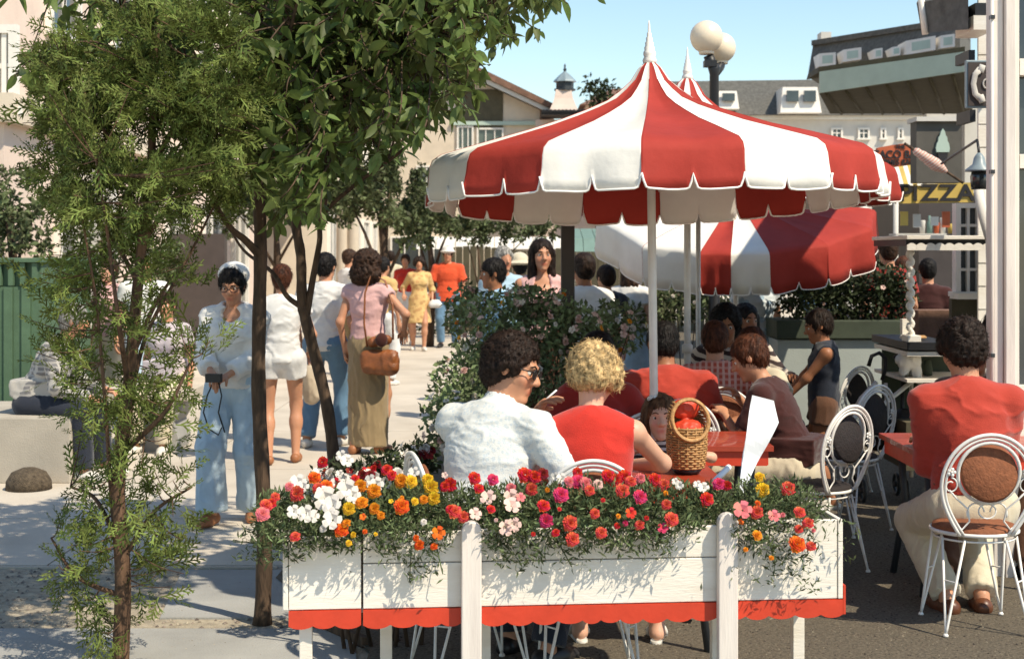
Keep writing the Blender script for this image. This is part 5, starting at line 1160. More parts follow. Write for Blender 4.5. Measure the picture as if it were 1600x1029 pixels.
far_tree('thin tree standing in front of the dark fence under the umbrella edge', X(750, 28), 28, 2.6, [(-.3, 0, 2.05, .6, .4, .28), (.5, 0, 2.1, .7, .4, .25), (1.1, .2, 2.2, .5, .4, .28)], .09, 2600, tr=.04)
far_tree('tree filling the gap between the pink and cream buildings', X(430, 27), 27, 4., [(0, 0, 3.0, .9, .7, .7), (.8, 0, 2.6, .7, .6, .55), (-.7, 0, 2.4, .7, .6, .5)], .12, 4200)
far_tree('grey green tree at the left edge above the green booth', X(20, 15), 15, 3., [(0, 0, 2.2, .35, .4, .45), (.1, 0, 1.85, .35, .3, .3), (-.4, 0, 2.0, .4, .4, .5)], .07, 2600)
far_tree('small tree behind the seated man at the left', X(165, 16), 16, 2.6, [(0, 0, 1.9, .55, .4, .4), (.5, 0, 1.6, .4, .4, .35), (-.5, 0, 1.5, .4, .4, .3)], .07, 3000)
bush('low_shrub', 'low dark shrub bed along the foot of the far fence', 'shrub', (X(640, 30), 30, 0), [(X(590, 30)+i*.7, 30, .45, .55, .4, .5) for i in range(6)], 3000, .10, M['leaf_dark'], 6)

# ---------------------------------------------------------------- lamp post, dark post
dl2 = 14.2; lpost = empty('globe_lamp_post', (X(1116, dl2), dl2, 0), 0, 'black lamp post carrying two opal white globes above the umbrellas', 'street lamp')
hz = Z(100, dl2); mb = MB(); mb.lathe([(.12, 0), (.12, .25), (.06, .35), (.045, hz-.1), (.06, hz-.05), (.045, hz)], (0, 0, 0), 14); mb.build('post', M['black'], lpost)
mb = MB(); mb.tube([(0, 0, hz-.06), (-.06, -.02, hz+.08)], .05, 8); mb.tube([(0, 0, hz-.1), (.09, .22, hz), (.1, .25, hz+.06)], .045, 8); mb.box(-.10, .02, -.06, .06, hz-.03, hz+.03); mb.build('bracket_stack', M['black'], lpost)['kind'] = 'stuff'
for (dx, dy, py, r_) in ((-.08, -.03, 58, .158), (.10, .27, 75, .150)):
    mb = MB(); zc = Z(py, dl2+dy); mb.sphere((dx, dy, zc), r_, 20); mb.lathe([(.07, 0), (.075, .03)], (dx, dy, zc-r_-.01), 12); mb.build('globe', M['globe'], lpost)
dq = 10.4; bp_ = MB(); bp_.box(-.048, .048, -.048, .048, 0, 2.25); bp_.box(-.06, .06, -.06, .06, 2.25, 2.3); o = bp_.build('dark_post', M['sign_dark'], bevel=.006); o.location = (X(887, dq), dq, 0); tag(o, 'square dark wooden post standing behind the big umbrella', 'post')

# ---------------------------------------------------------------- umbrellas
umbrella('big striped umbrella in front with pale finial and pole between the near tables', (X(1018, 6.95), 6.95, 0), 1.068, Z(313, 6.95), Z(96, 6.95), R(-97.6), .195, bdrop=.075, tilt=(R(-.8), R(-1.0), 0), lean=(.024, 0, 0))
umbrella('striped umbrella just behind the big one, only its tip and right rim showing', (X(1074, 9.5), 9.5, 0), 1.315, Z(318, 9.5), Z(121, 9.5), R(-86), .22, bdrop=.0, pole_r=.022)
umbrella('low tilted striped umbrella shading the diners at the back tables', (X(1150, 12.3), 12.3, 0), 1.17, 1.66, 2.25, R(-98.6), .33, tilt=(R(15), R(-3), 0), pole_r=.022, cuts=[(-39, 'w'), (-14, 'w'), (-2.5, 'r'), (12, 'w'), (36, 'r'), (66, 'r'), (98, 'r'), (132, 'w'), (166, 'r'), (200, 'w'), (235, 'r'), (270, 'w')])
tp = MB(); tp.tube([(0, 0, 0), (0, 0, 2.1)], .018, 10); tp.sphere((0, 0, 2.11), .022, 8); o = tp.build('slim_pole', M['pole']); o.location = (X(1091, 10.6), 10.6, 0); tag(o, 'slim pale pole standing just right of the second umbrella pole', 'pole')

# ---------------------------------------------------------------- tables
make_table('near red table with the wicker basket on it', (.50, 6.46, 0), 2, .38, .34)
make_table('red table behind the little girl', (.93, 7.55, 0), 0, .36, .30)
make_table('red table in front of the man in the red jersey at the right', (2.36, 7.45, 0), 0, .42, .34)

# ---------------------------------------------------------------- chairs
ch = make_chair('white scrolled bistro chair at the right front with the man in red sitting on it')
def place(o, x, y, yaw, label=None):
    o.location = (x, y, 0.012 if x < -.9 else .018); o.rotation_euler = (0, 0, R(yaw))
    if label: o['label'] = label
place(ch, X(1522, 6.62), 6.62, 0)
chd = make_chair('x', 'pad_dark')
used = False
for (x, y, yaw, lab, dk_) in ((.30, 5.83, 2, 'bistro chair under the blonde woman, its hoop showing above the flowers', 0), (-.17, 5.88, -72, 'bistro chair under the man in the pale shirt', 0),
        (1.60, 7.75, 40, 'bistro chair with dark medallion under the person in dark brown', 1), (X(1322, 8.9), 8.9, 40, 'empty dark medallion bistro chair between the person in brown and the stroller', 1), (2.24, 10.3, 42, 'farthest empty bistro chair with dark medallion, under the boy and the stroller handle', 1),
        (1.27, 8.8, -12, 'bistro chair with brown medallion under the boy in the checked shirt', 0), (.90, 8.12, 4, 'bistro chair under the broad man in the red T shirt', 0), (.46, 7.66, 0, 'bistro chair under the black haired woman in dark red', 0),
        (.70, 7.02, 184, 'bistro chair holding the little girl', 0), (1.43, 10.0, 170, 'bistro chair under the man in the striped shirt', 1), (2.62, 8.15, 182, 'bistro chair across the right hand table', 1)):
    if dk_ and not used: c = chd; used = True
    else: c = copy_tree(chd if dk_ else ch)
    place(c, x, y, yaw, lab)

# ---------------------------------------------------------------- the flower box
dpl = 5.11; th = math.atan2(.17, 1.9); xm = (X(450, 5.02)+X(1309, 5.2))/2
pb = empty('flower_box', (xm, dpl, 0), th, 'long white wooden flower box with scalloped red skirt on posts', 'planter')
def lx(px):      # photo column to position along the box front
    k = (px-CX)/F; x = (k*(dpl-xm*math.tan(th)))/(1-k*math.tan(th)); return (x-xm)/math.cos(th)
zt_ = .735; zm_ = .475; zb_ = .42
def board(x0, x1, z0, z1, y0=0, y1=.02, name='board', m='white_wood'):
    mb = MB(); mb.box(x0, x1, y0, y1, z0, z1); return mb.build(name, M[m], pb, bevel=.003)
L0_, L1_, L2_, L3_ = lx(451), lx(566), lx(1146), lx(1308)
board(L0_, L1_-.004, zm_, zt_-.012); 
board(L1_+.003, lx(722), zm_, .628, y0=-.004); board(L1_+.003, lx(722), .631, zt_, y0=-.002)
board(lx(722)+.002, lx(1120), zm_, .628, y0=-.004); board(lx(722)+.002, lx(1120), .631, zt_+.004, y0=-.002)
board(lx(1122), L3_, zm_, zt_+.018)
board(L0_, L3_, zm_, zt_-.01, y0=.40, y1=.42); 
mb = MB(); mb.box(L3_+.002, L3_+.02, -.004, .42, zm_, zt_+.02); mb.build('end_board', M['white_wood'], pb, bevel=.003); mb = MB(); mb.box(L0_-.02, L0_-.002, -.002, .42, zm_, zt_-.01); mb.build('end_board', M['white_wood'], pb, bevel=.003)
board(L0_, L3_, zm_-.02, zm_-.002, y0=.024, y1=.398, name='bottom_board'); mb = MB(); mb.box(L0_+.01, L3_-.01, .024, .398, zm_, zt_-.06); mb.build('soil', M['soil'], pb)
rnd = random.Random(4)
def skirt(x0, x1, y0, y1, end=False):
    n_ = max(3, round((x1-x0)/.082)); ls = []; xs = np.cumsum([0]+[rnd.uniform(.75, 1.25) for _ in range(n_)]); xs = x0+(x1-x0)*xs/xs[-1]
    poly = [(x1, zm_-.003), (x0, zm_-.003)]
    for a, b in zip(xs, xs[1:]):
        dp_ = rnd.uniform(.010, .016)
        for i in range(6): t = i/6; poly.append((a+(b-a)*t, zb_-.0-dp_*math.sin(math.pi*t)**.7))
    poly.append((x1, zb_)); mb = MB(); mb.prism(poly, y0, y1); mb.build('scalloped_skirt', M['red_paint'], pb)
skirt(L0_, L1_-.004, -.004, .012); skirt(L1_+.003, lx(720), -.009, .008); skirt(lx(722), lx(1120), -.009, .008); skirt(lx(1123), L3_+.02, -.004, .012)
mb = MB(); mb.box(L3_+.021, L3_+.030, -.004, .42, zb_, zm_-.003+.05); mb.build('end_skirt', M['red_paint'], pb)
def post(px0, px1, ztop):
    a, b = lx(px0), lx(px1); c = (a+b)/2; r_ = (b-a)/2; poly = [(b, 0.0), (b, ztop-r_)]+[(c+r_*math.cos(t), ztop-r_+r_*math.sin(t)) for t in np.linspace(.25, math.pi-.25, 9)]+[(a, ztop-r_), (a, 0)]
    mb = MB(); mb.prism(poly, -.052, -.012); mb.build('front_post', M['white_upright'], pb, bevel=.004)
post(720, 751, .775); post(1118, 1148, .79)
for px, y in ((477, .03), (604, .36), (769, .36), (1160, .38), (1296, .38)):
    mb = MB(); c = lx(px); mb.box(c-.022, c+.022, y, y+.04, 0, zm_-.022); mb.build('leg', M['white_wood'], pb, bevel=.003)
# flowers: plants rooted in the box, each with foliage and its blooms
BLO = """509 779 white 17 p;520 789 white 14 p;520 812 white 14 p;543 766 white 15 p;551 774 white 11 p;479 802 white 12 p;489 806 white 9 p;466 754 white 12 p;474 760 white 9 p;588 756 white 10 p;580 751 white 9 p;542 720 white 9 p;534 712 white 8 p;505 825 white 6 m;647 739 white 9 p;505 770 white 10 p;
491 746 orange 10 m;464 771 coral 12 m;510 759 orange 10 m;497 762 coral 9 m;533 828 orange 11 m;563 759 gold 10 m;584 767 gold 11 m;565 785 gold 10 m;545 794 yellow 10 m;585 794 gold 9 m;627 791 orange 12 m;627 751 gold 11 m;642 752 yellow 10 m;673 761 yellow 12 m;678 778 yellow 10 m;668 749 yellow 9 m;655 851 orange 8 m;678 853 orange 6 m;650 840 orange 5 m;545 848 yellow 5 m;648 783 yellow 6 m;662 780 gold 7 m;
504 722 red 9 m;604 734 red 9 m;612 742 red 8 m;703 757 red 11 m;695 760 red 8 m;578 743 dark 9 m;566 742 dark 8 m;555 748 red 7 m;741 747 red 10 m;770 749 magenta 9 m;710 799 coral 11 m;724 807 coral 9 m;703 795 red 7 m;416 789 coral 10 m;424 786 red 8 m;410 803 pink 11 m;430 776 coral 7 m;452 760 pink 7 m;
763 778 blush 11 p;798 777 blush 12 p;799 790 blush 12 p;803 819 blush 10 p;790 824 blush 11 p;742 803 blush 9 p;830 764 coral 10 m;876 773 magenta 12 m;849 790 red 10 m;853 813 magenta 11 m;890 817 coral 12 m;894 842 coral 11 m;903 752 magenta 11 m;915 755 pink 10 m;934 757 blush 8 m;921 766 coral 8 m;890 753 pink 9 m;878 748 white 8 p;868 745 white 7 p;972 766 coral 11 m;1000 776 magenta 11 m;1041 788 coral 8 m;1049 811 coral 11 m;999 820 coral 8 m;929 802 coral 8 m;939 832 coral 9 m;
1023 749 red 10 m;1037 757 coral 9 m;975 746 red 12 m;962 750 red 10 m;950 744 red 11 m;985 752 coral 9 m;1000 747 pink 8 m;1104 780 red 11 m;1123 756 magenta 10 m;1099 762 white 8 p;1090 757 white 6 p;1062 758 white 6 p;1055 752 white 5 p;1187 745 yellow 8 m;1191 765 yellow 11 m;1231 763 coral 11 m;1160 797 pink 13 p;1182 800 coral 10 m;1262 817 coral 9 m;1248 826 coral 7 m;1183 836 gold 8 m;1245 850 orange 13 m;1267 853 coral 8 m;1205 871 gold 4 m;1165 858 gold 4 m;820 742 red 12 m;835 745 red 10 m;848 740 dark 9 m;902 738 red 8 m;855 765 gold 4 m;1040 770 gold 4 m;966 806 gold 4 m"""
plants = [(430, 800, 30, 48, 'marigold plant spilling past the left end of the flower box, coral and pink blooms'), (490, 790, 44, 58, 'white petunia plant near the left end of the flower box'), (550, 785, 42, 50, 'plant with white blooms above golden marigolds, left of the yellow ones'),
          (600, 790, 40, 55, 'golden marigold plant beside the trailing orange ones'), (650, 800, 44, 70, 'yellow and orange marigold plant trailing down the box left of the first post'), (710, 790, 36, 48, 'coral red marigold plant just left of the first box post'),
          (765, 800, 40, 50, 'blush petunia plant just right of the first box post'), (815, 795, 40, 62, 'plant of big blush petunias with coral buds in the middle of the box'), (865, 795, 42, 60, 'magenta zinnia plant in front of the blonde woman\'s chair'), (915, 795, 42, 60, 'mixed pink zinnia plant under the white chair hoop'),
          (965, 790, 42, 60, 'red zinnia plant below the blonde woman\'s elbow'), (1015, 795, 42, 56, 'coral zinnia plant in front of the basket'), (1065, 790, 40, 50, 'red marigold plant left of the second box post'), (1112, 782, 30, 42, 'small plant with a magenta and a white bloom by the second box post'),
          (1175, 810, 42, 55, 'plant with yellow and pink blooms right of the second box post'), (1235, 820, 50, 58, 'orange marigold plant hanging over the right end of the box')]
ftv, ftf = leaf_tpl(.13, .25, .03, 2); PR = []
for i, (px, py, rx, ry, lab) in enumerate(plants):
    o = empty('flowering_plant', (0, 0, 0), 0, lab, 'flowering plant'); bx0 = dpl+(X(px, dpl)-xm)*math.tan(th); loc = Vector((X(px, bx0+.12), bx0+.16, zt_-.06)); o.location = loc; PR.append(o)
    n = 2100; d = rdir(n)*(RS.rand(n)**.42)[:, None]; kx, kz = rx*1.15*bx0/F, ry*.74*bx0/F; lump = 1+.3*vnoise(d*2.2+i*7.3, 3)
    pos = d*lump[:, None]*np.array([kx, .215, kz])+np.array([0, 0, .105]); low = pos[:, 2] < .03; pos[low, 2] *= .6
    # trailing part over the front board
    fr_ = RS.rand(n) < .22; k2 = fr_.sum(); tx = RS.normal(size=k2)*kx*.6; dep = (py+ry-828)/55.
    pos[fr_] = np.stack([tx, -.19-.05*RS.rand(k2), 0.10-RS.rand(k2)**1.2*np.maximum(.085, .04+.16*max(0, dep)*(1+.8*vnoise(np.stack([tx*22+i*5, tx*0, tx*0], 1), 9)))], 1)
    pw = pos[:, 2] < .055; inb = pw & (pos[:, 1] > -.185); pos[inb, 2] = .06+RS.rand(inb.sum())*.05
    wx = pos[:, 0]+loc.x; ppx = CX+wx/(bx0-.2)*F; keep = np.ones(n, bool)
    for (q0, q1) in ((708, 756), (1106, 1154)): keep &= ~((ppx > q0) & (ppx < q1) & (pos[:, 1] < -.13) & (pos[:, 2] < (.125 if px > 0 else 0)))
    for (q0, q1) in ((690, 708), (1060, 1106), (1290, 1320), (560, 580)): keep &= ~((ppx > q0) & (ppx < q1) & (pos[:, 1] < -.17) & (pos[:, 2] < .06) & (RS.rand(n) < .8))
    pos = pos[keep]; d = d[keep]; n = len(pos)
    mb = MB()
    for k in range(9): e = pos[RS.randint(n)]; mb.tube([(e[0]*.2, e[1]*.3, -.0), (e[0]*.7, e[1]*.7, max(.03, e[2]*.6)), tuple(e)], [.004, .003, .002], 4)
    mb.build('stems', M['foliage'], o)['kind'] = 'stuff'
    scatter('foliage', ftv, ftf, pos, frames(rdir(n, .3)+d, rdir(n)), RS.uniform(.014, .034, n), M['foliage'], o)['kind'] = 'stuff'
PXS = np.array([p[0] for p in plants])
main_n = BLO.count(';')+1
rb = random.Random(21); extra = []
taken = [(float(t.split()[0]), float(t.split()[1])) for t in BLO.replace('\n', '').split(';')]
zone = lambda x: ('coral', 'pink', 'red') if x < 455 else ('white', 'coral', 'blush') if x < 530 else ('gold', 'white', 'yellow', 'orange') if x < 690 else ('coral', 'red', 'blush', 'pink') if x < 830 else ('magenta', 'coral', 'pink', 'red', 'red') if x < 1140 else ('coral', 'gold', 'pink', 'orange')
tries = 0
while len(extra) < 34 and tries < 4000:
    tries += 1; x = rb.uniform(425, 1285); y = rb.uniform(738, 838) if not 1140 < x else rb.uniform(765, 850)
    if 712 < x < 756 and y > 800 or 1108 < x < 1152 and y > 795 or x > 1250 and y < 800: continue
    if min((x-a)**2+(y-b)**2 for a, b in taken) < 13**2: continue
    taken.append((x, y)); small = rb.random() < .7; extra.append('%.0f %.0f %s %.1f %s' % (x, y, rb.choice(zone(x)), rb.uniform(3.2, 5) if small else rb.uniform(6, 9.5), 'm' if rb.random() < .8 else 'p'))
BLO = BLO+';'+';'.join(extra)
for it in BLO.replace('\n', '').split(';'):
    px, py, c, r_, kd = it.split(); px, py, r_ = float(px), float(py), float(r_); o = PR[int(np.argmin(abs(PXS-px)))]
    bx0 = dpl+(X(px, dpl)-xm)*math.tan(th); dd = bx0+(-.10 if py > 828 else (-.07+.34*max(0, (792-py)/75.) if py < 792 else -.085)); p = P(px, py, dd)
    q = bloom_obj('petunia' if kd == 'p' else 'marigold', c, o); q.location = p-o.location; q.rotation_euler = Vector((rnd.uniform(-.45, .45), -1, rnd.uniform(.1, .9))).to_track_quat('Z', 'Y').to_euler(); s_ = r_*dd/F*1.18; q.scale = (s_, s_, s_*.85)
    mb = MB(); mb.tube([(0, 0, -.1), (0, 0, -1.6)], .09, 4); mb.build('stalk', M['foliage'], q)

# ---------------------------------------------------------------- things on and by the tables
bk = empty('wicker_basket', (X(1073, 6.36), 6.36, .742), R(8), 'tall tan wicker basket with round opening and red cloth inside', 'basket')
mb = MB(); H_ = .20; rb = lambda z: .066+.018*math.sin(min(1, z/.2)*2.2)
for k in range(17):
    z = .028+k*.0105; n_ = 28; mb = mb; mb.tube([((rb(z)+.0035*(-1)**(i+k))*math.cos(2*math.pi*i/n_), (rb(z)+.0035*(-1)**(i+k))*math.sin(2*math.pi*i/n_), z) for i in range(n_)], .0052, 5, closed=True)
mb.build('woven_side', M['wicker'], bk)
mb = MB(); mb.lathe([(.058, .025), (.062, .10), (.068, .195)], n=20); mb.build('lining', M['red_paint'], bk)
for k in range(14):
    a = 2*math.pi*k/14; q = MB(); q.tube([(rb(z)*math.cos(a)*1.02, rb(z)*math.sin(a)*1.02, z) for z in (.024, .08, .14, .205)], .004, 5); q.build('stake', M['wicker'], bk)
mb = MB(); tl = [(.080*math.cos(t), -.03-.030*math.sin(t)*-1-.03, .235+.085*math.sin(t)) for t in np.linspace(0, 2*math.pi, 33)[:-1]]; mb.tube(tl, .0095, 8, closed=True)
mb.tube([(x*1.0, y-.006, z-.002) for x, y, z in tl], .005, 6, closed=True); mb.build('opening_hoop', M['wicker'], bk)
D_ = Sdf(); D_.ell((0, -.015, .195), (.066, .055, .035), k=.01); D_.ell((0, .02, .275), (.060, .03, .045), k=.02); D_.mesh('red_cloth', .006, M['red_paint'], bk, disp=folds(.006, (30, 30, 30), 3))
mb = MB()
for k in range(9): z = .205+k*.012; w__ = .083*math.sqrt(max(.05, 1-((z-.235)/.09)**2)); mb.tube([(-w__, -.03, z), (-w__*.9, .045, z), (0, .068, z), (w__*.9, .045, z), (w__, -.03, z)], .0052, 5)
mb.build('woven_hood', M['wicker'], bk)
bo = MB(); bo.lathe([(.045, 0), (.055, .004), (.068, .022), (.064, .024)], n=24); o = bo.build('black_base', M['black']); o.location = (X(1073, 6.36), 6.36, .741); tag(o, 'black dished base the wicker basket is set in', 'bowl')  # black dished base directly under the basket
# big folded white paper
pts = [(1177, 618), (1213, 628), (1220, 662), (1200, 700), (1176, 742), (1152, 790), (1158, 745), (1166, 680)]
me = MB(); pl_ = [P(x, y, 5.62+.00035*(x-1150)) for x, y in pts]; c_ = P(1187, 670, 5.58); me.bm.faces.new([me.bm.verts.new(p) for p in pl_])
bmesh.ops.triangulate(me.bm, faces=me.bm.faces[:]); bmesh.ops.subdivide_edges(me.bm, edges=me.bm.edges[:], cuts=4, use_grid_fill=True)
for v in me.bm.verts: v.co.y += .05*math.sin((v.co.x-pl_[5].x)*9)+.01*math.sin(v.co.z*30)
o = me.build('folded_menu', M['paper']); s_ = o.modifiers.new('t', 'SOLIDIFY'); s_.thickness = .002; tag(o, 'large curled white paper menu standing behind the right part of the flower box', 'menu')
st = MB(); st.tube([P(1116, 752, 5.75), P(1139, 729, 5.85)], .012, 8); tag(st.build('rolled_napkin', M['paper']), 'small rolled white paper poking up behind the flowers', 'napkin')
# stroller
sr = empty('stroller', (X(1385, 9.9), 9.9, .016), 0, 'folding stroller with black cane handles and dark bag beside the kiosk', 'stroller'); L_ = lambda px, py, d=9.9: P(px, py, d)-Vector((X(1385, 9.9), 9.9, .016))
def tb(name, pts_, r_, m): q = MB(); q.tube([L_(*p) for p in pts_], r_, 8); return q.build(name, M[m], sr)
tb('handle', [(1357, 572), (1362, 556), (1374, 551), (1384, 560), (1383, 578), (1378, 594)], .014, 'black'); tb('handle', [(1397, 560), (1406, 549), (1420, 552), (1426, 566), (1424, 590)], .014, 'black')
tb('frame_tube', [(1432, 590, 9.8), (1370, 640, 9.8), (1322, 680, 9.7)], .016, 'white_metal'); tb('frame_tube', [(1370, 596), (1345, 622, 9.9), (1330, 650, 10.)], .014, 'white_metal'); tb('frame_tube', [(1424, 590), (1424, 640), (1424, 745)], .014, 'white_metal'); tb('frame_tube', [(1410, 596), (1410, 650), (1408, 748)], .014, 'black'); tb('frame_tube', [(1384, 598), (1386, 650), (1350, 740)], .012, 'white_metal')
D_ = Sdf(); a_ = L_(1370, 672); D_.ell(tuple(a_), (.115, .10, .13), k=.02); D_.ell(tuple(a_+Vector((0, 0, .1))), (.10, .08, .08), k=.04); D_.mesh('dark_bag', .014, M['black'], sr, disp=folds(.012, (14, 14, 14), 4)); D_ = Sdf(); a_ = L_(1413, 662); D_.ell(tuple(a_), (.09, .08, .10), k=.02); D_.mesh('seat_cloth', .014, M['black'], sr, disp=folds(.012, (14, 14, 14), 4))
for (px, dy) in ((1348, 0), (1352, .25), (1415, 0), (1418, .28)):
    q = MB(); c = L_(px, 0); q.tube([(c.x, dy+.07*math.cos(t), .075+.07*math.sin(t)) for t in np.linspace(0, 6.283, 17)[:-1]], .013, 6, closed=True); q.tube([(c.x-.02, dy, .075), (c.x+.02, dy, .075)], .02, 8); q.build('wheel', M['dark_metal'], sr)
D_ = Sdf(); a_ = P(1418, 562, 9.75); D_.ell(tuple(a_), (.075, .05, .045), k=.02); D_.cone(tuple(a_+Vector((.04, 0, 0))), tuple(a_+Vector((.075, 0, -.14))), .035, .022, .03); D_.cone(tuple(a_), tuple(a_+Vector((-.03, 0, -.09))), .035, .02, .03); o = D_.mesh('white_cloth', .01, M['canvas_white'], disp=folds(.012, (22, 22, 12), 8)); tag(o, 'crumpled white cloth hung over the stroller handle', 'cloth')
# ---------------------------------------------------------------- people
C = cloth
red = C('cloth_red', (.55, .030, .018)); red2 = C('cloth_red_orange', (.42, .045, .026)); redd = C('cloth_dark_red', (.30, .02, .015)); white = C('cloth_white', (.72, .70, .67)); pale = pattern('cloth_pale_print', 'floral', (.70, .70, .66), (.58, .62, .63), 60); ltblue = C('denim_light', (.42, .53, .62)); denim = C('denim', (.12, .22, .33))
pink = C('cloth_pink', (.70, .42, .40)); khaki = C('cloth_khaki', (.30, .22, .12)); cream = C('cloth_cream', (.62, .54, .40)); brown = C('cloth_brown', (.12, .055, .03)); dkbrown = C('cloth_dark_brown', (.05, .012, .010)); navy = C('cloth_navy', (.02, .025, .04)); yellow = C('cloth_yellow', (.62, .40, .16)); blue = pattern('cloth_blue_print', 'floral', (.22, .42, .60), (.45, .60, .70), 16)
plaid = pattern('cloth_plaid', 'check', (.17, .165, .17), (.34, .32, .30), 9, cc=(.45, .42, .38)); check = pattern('cloth_red_check', 'check', (.45, .07, .035), (.60, .22, .16), 9, cc=(.62, .34, .26)); stripe = pattern('cloth_stripe', 'stripe', (.03, .015, .015), (.58, .50, .42), 7, rot=(.5, .2, 0)); dress = pattern('cloth_blue_flower', 'floral', (.62, .68, .72), (.35, .48, .60), 14)
ydress = pattern('cloth_yellow_print', 'floral', (.66, .44, .18), (.52, .30, .12), 14); shoe_w = mat('shoe_white', (.7, .66, .6), .5); shoe_b = mat('shoe_brown', (.13, .045, .02), .4); shoe_k = mat('shoe_black', (.02, .018, .018), .4); sandal = mat('sandal_tan', (.35, .14, .06), .5)
gs = pattern('cloth_girl_stripe', 'stripe', (.05, .03, .03), (.6, .5, .45), 12)
# near diners
A = person('man in pale shirt and sunglasses leaning over the near table', (-.155, 5.86, 0), -34, 1.84, sit=.46, lean=20, w=1.10, hair=('curly', 'dkbrown'), skin='mid', head=(-72, -12, 0), glasses='dark', res=.0075,
    arms=((.02, .40, 1.00), (.20, .40, .79)), poles=((-.5, 0, -1), (.7, -.3, -.6)), legs=((-.08, .38, .085), (.16, .30, .085)), top=dict(mat=pale, sleeve=.78, hem=-.06, collar=True, neck=.05, fold=.006, fs=(7, 7, 20), flare=.018, e=.011), bottom=dict(kind='pants', mat=navy), shoes=shoe_k)
q = MB(); h0 = A['arm'][0][2]+nv(A['arm'][0][2]-A['arm'][0][1])*.10; q.tube([tuple(h0), tuple(h0+np.array([.02, .05, .035]))], .004, 6); o = q.build('cigarette', M['paper']); o.parent = None; o.matrix_world = Matrix.Translation((-.155, 5.86, 0)) @ Matrix.Rotation(R(-34), 4, 'Z'); tag(o, 'white cigarette held by the man in sunglasses', 'cigarette')
B_ = person('blonde woman in sleeveless red top seen from behind', (.315, 5.86, 0), 0, 1.72, sit=.45, lean=7, fem=True, w=1.06, hair=('bouffant', 'blonde'), head=(-24, -16, 4), res=.0075,
    arms=((-.22, .34, .78), (.17, .44, .785)), poles=((-.8, -.2, -.8), (1.0, .1, -.5)), legs=((-.02, .52, .10), (.31, .50, .10)), top=dict(mat=red, sleeve=0, hem=-.04, neck=.046, fold=.004, fs=(6, 6, 9)), bottom=dict(kind='pants', mat=cream, b=1.5))
for i in (0, 1):      # white strappy sandals with block heels
    a_ = B_['leg'][i][2]; q_ = -1 if i == 0 else 1; fd_ = nv(np.array([q_*.15, 1, 0])); sd_ = np.cross(fd_, [0, 0, 1.]); s_ = MB()
    for (t0, z0) in ((-.03, .0),):
        hl = a_-fd_*.035; s_.tube([tuple(hl+np.array([0, 0, -.070])), tuple(hl*[1, 1, 0]+np.array([0, 0, .0]))], [.026, .021], 10)
    s_.tube([tuple(a_-fd_*.045+np.array([0, 0, -.078])), tuple(a_+fd_*.03+np.array([0, 0, -.080])), tuple(a_+fd_*.11+np.array([0, 0, -.088])), tuple(a_+fd_*.17+np.array([0, 0, -.086]))], [.026, .028, .034, .022], 10)
    for t_ in (.02, .075, .125):
        c_ = a_+fd_*t_+np.array([0, 0, -.072+.02*(t_ < .03)]); r_ = .040-.06*t_; s_.tube([tuple(c_+sd_*r_*1.05*math.cos(w0)+np.array([0, 0, r_*.95*math.sin(w0)])) for w0 in np.linspace(-.2, math.pi+.2, 10)], .008, 6)
    s_.build('sandal', shoe_w, B_['root'])
person('little girl with striped top looking over the near table', (X(1031, 7.0), 7.0, 0), 176, 1.02, sit=.41, lean=4, fem=True, hair=('bob', 'ltbrown'), head=(2, 4, 0), headscale=1.02, res=.0075, skin='light', arms=((-.12, .17, .77), (.12, .17, .77)), top=dict(mat=gs, sleeve=.4, fold=.003), bottom=dict(kind='shorts', mat=red), shoes=shoe_w)
person('black haired woman in dark red with her back turned', (X(935, 7.75), 7.75, 0), 0, 1.62, sit=.44, lean=5, fem=True, hair=('bob', 'black'), res=.011, skin='tan', arms=((-.2, .3, .80), (.2, .3, .80)), top=dict(mat=redd, sleeve=.5), bottom=dict(kind='pants', mat=navy), shoes=shoe_k)
person('broad man in red T shirt hunched over the middle table', (X(1046, 8.25), 8.25, 0), 4, 1.74, sit=.43, lean=16, w=1.25, hair=('crop', 'black'), res=.010, skin='tan', head=(8, -10, 0), arms=((-.30, .30, .80), (.42, .22, .72)), poles=((-.5, 0, -1), (.5, .0, -1)), top=dict(mat=red2, sleeve=.8, fold=.008, flare=.02, neck=.05), bottom=dict(kind='pants', mat=navy), shoes=shoe_k)
person('boy in red checked shirt with brown hair seen from behind', (X(1117, 8.95), 8.95, 0), -8, 1.62, sit=.44, lean=6, w=.98, hair=('crop', 'auburn'), res=.011, skin='mid', head=(0, -4, 0), arms=((-.2, .3, .80), (.25, .28, .80)), top=dict(mat=check, sleeve=.8), bottom=dict(kind='pants', mat=navy), shoes=shoe_k)
person('dark haired man in brown and white striped shirt facing the camera', (X(1137, 9.95), 9.95, 0), 158, 1.72, sit=.46, lean=5, hair=('curly', 'black'), res=.010, skin='tan', head=(14, -12, 0), arms=((-.2, .3, .82), (.15, .3, .85)), top=dict(mat=stripe, sleeve=.9), bottom=dict(kind='pants', mat=navy), shoes=shoe_k)
person('woman with long black hair behind the striped shirt', (X(1164, 10.5), 10.5, 0), 200, 1.66, sit=.47, hair=('long', 'black'), fem=True, res=.012, skin='tan', arms=((-.2, .3, .82), (.2, .3, .82)), top=dict(mat=stripe, sleeve=1.9), bottom=dict(kind='pants', mat=navy), shoes=shoe_k)
person('woman in sunglasses looking left beside the auburn haired diner', (X(1186, 9.3), 9.3, 0), 140, 1.56, sit=.42, lean=8, fem=True, hair=('short', 'auburn'), glasses='dark', res=.009, skin='mid', head=(-10, -4, 0), arms=((-.2, .3, .80), (.2, .3, .80)), top=dict(mat=cream, sleeve=.5), bottom=dict(kind='pants', mat=brown), shoes=shoe_k)
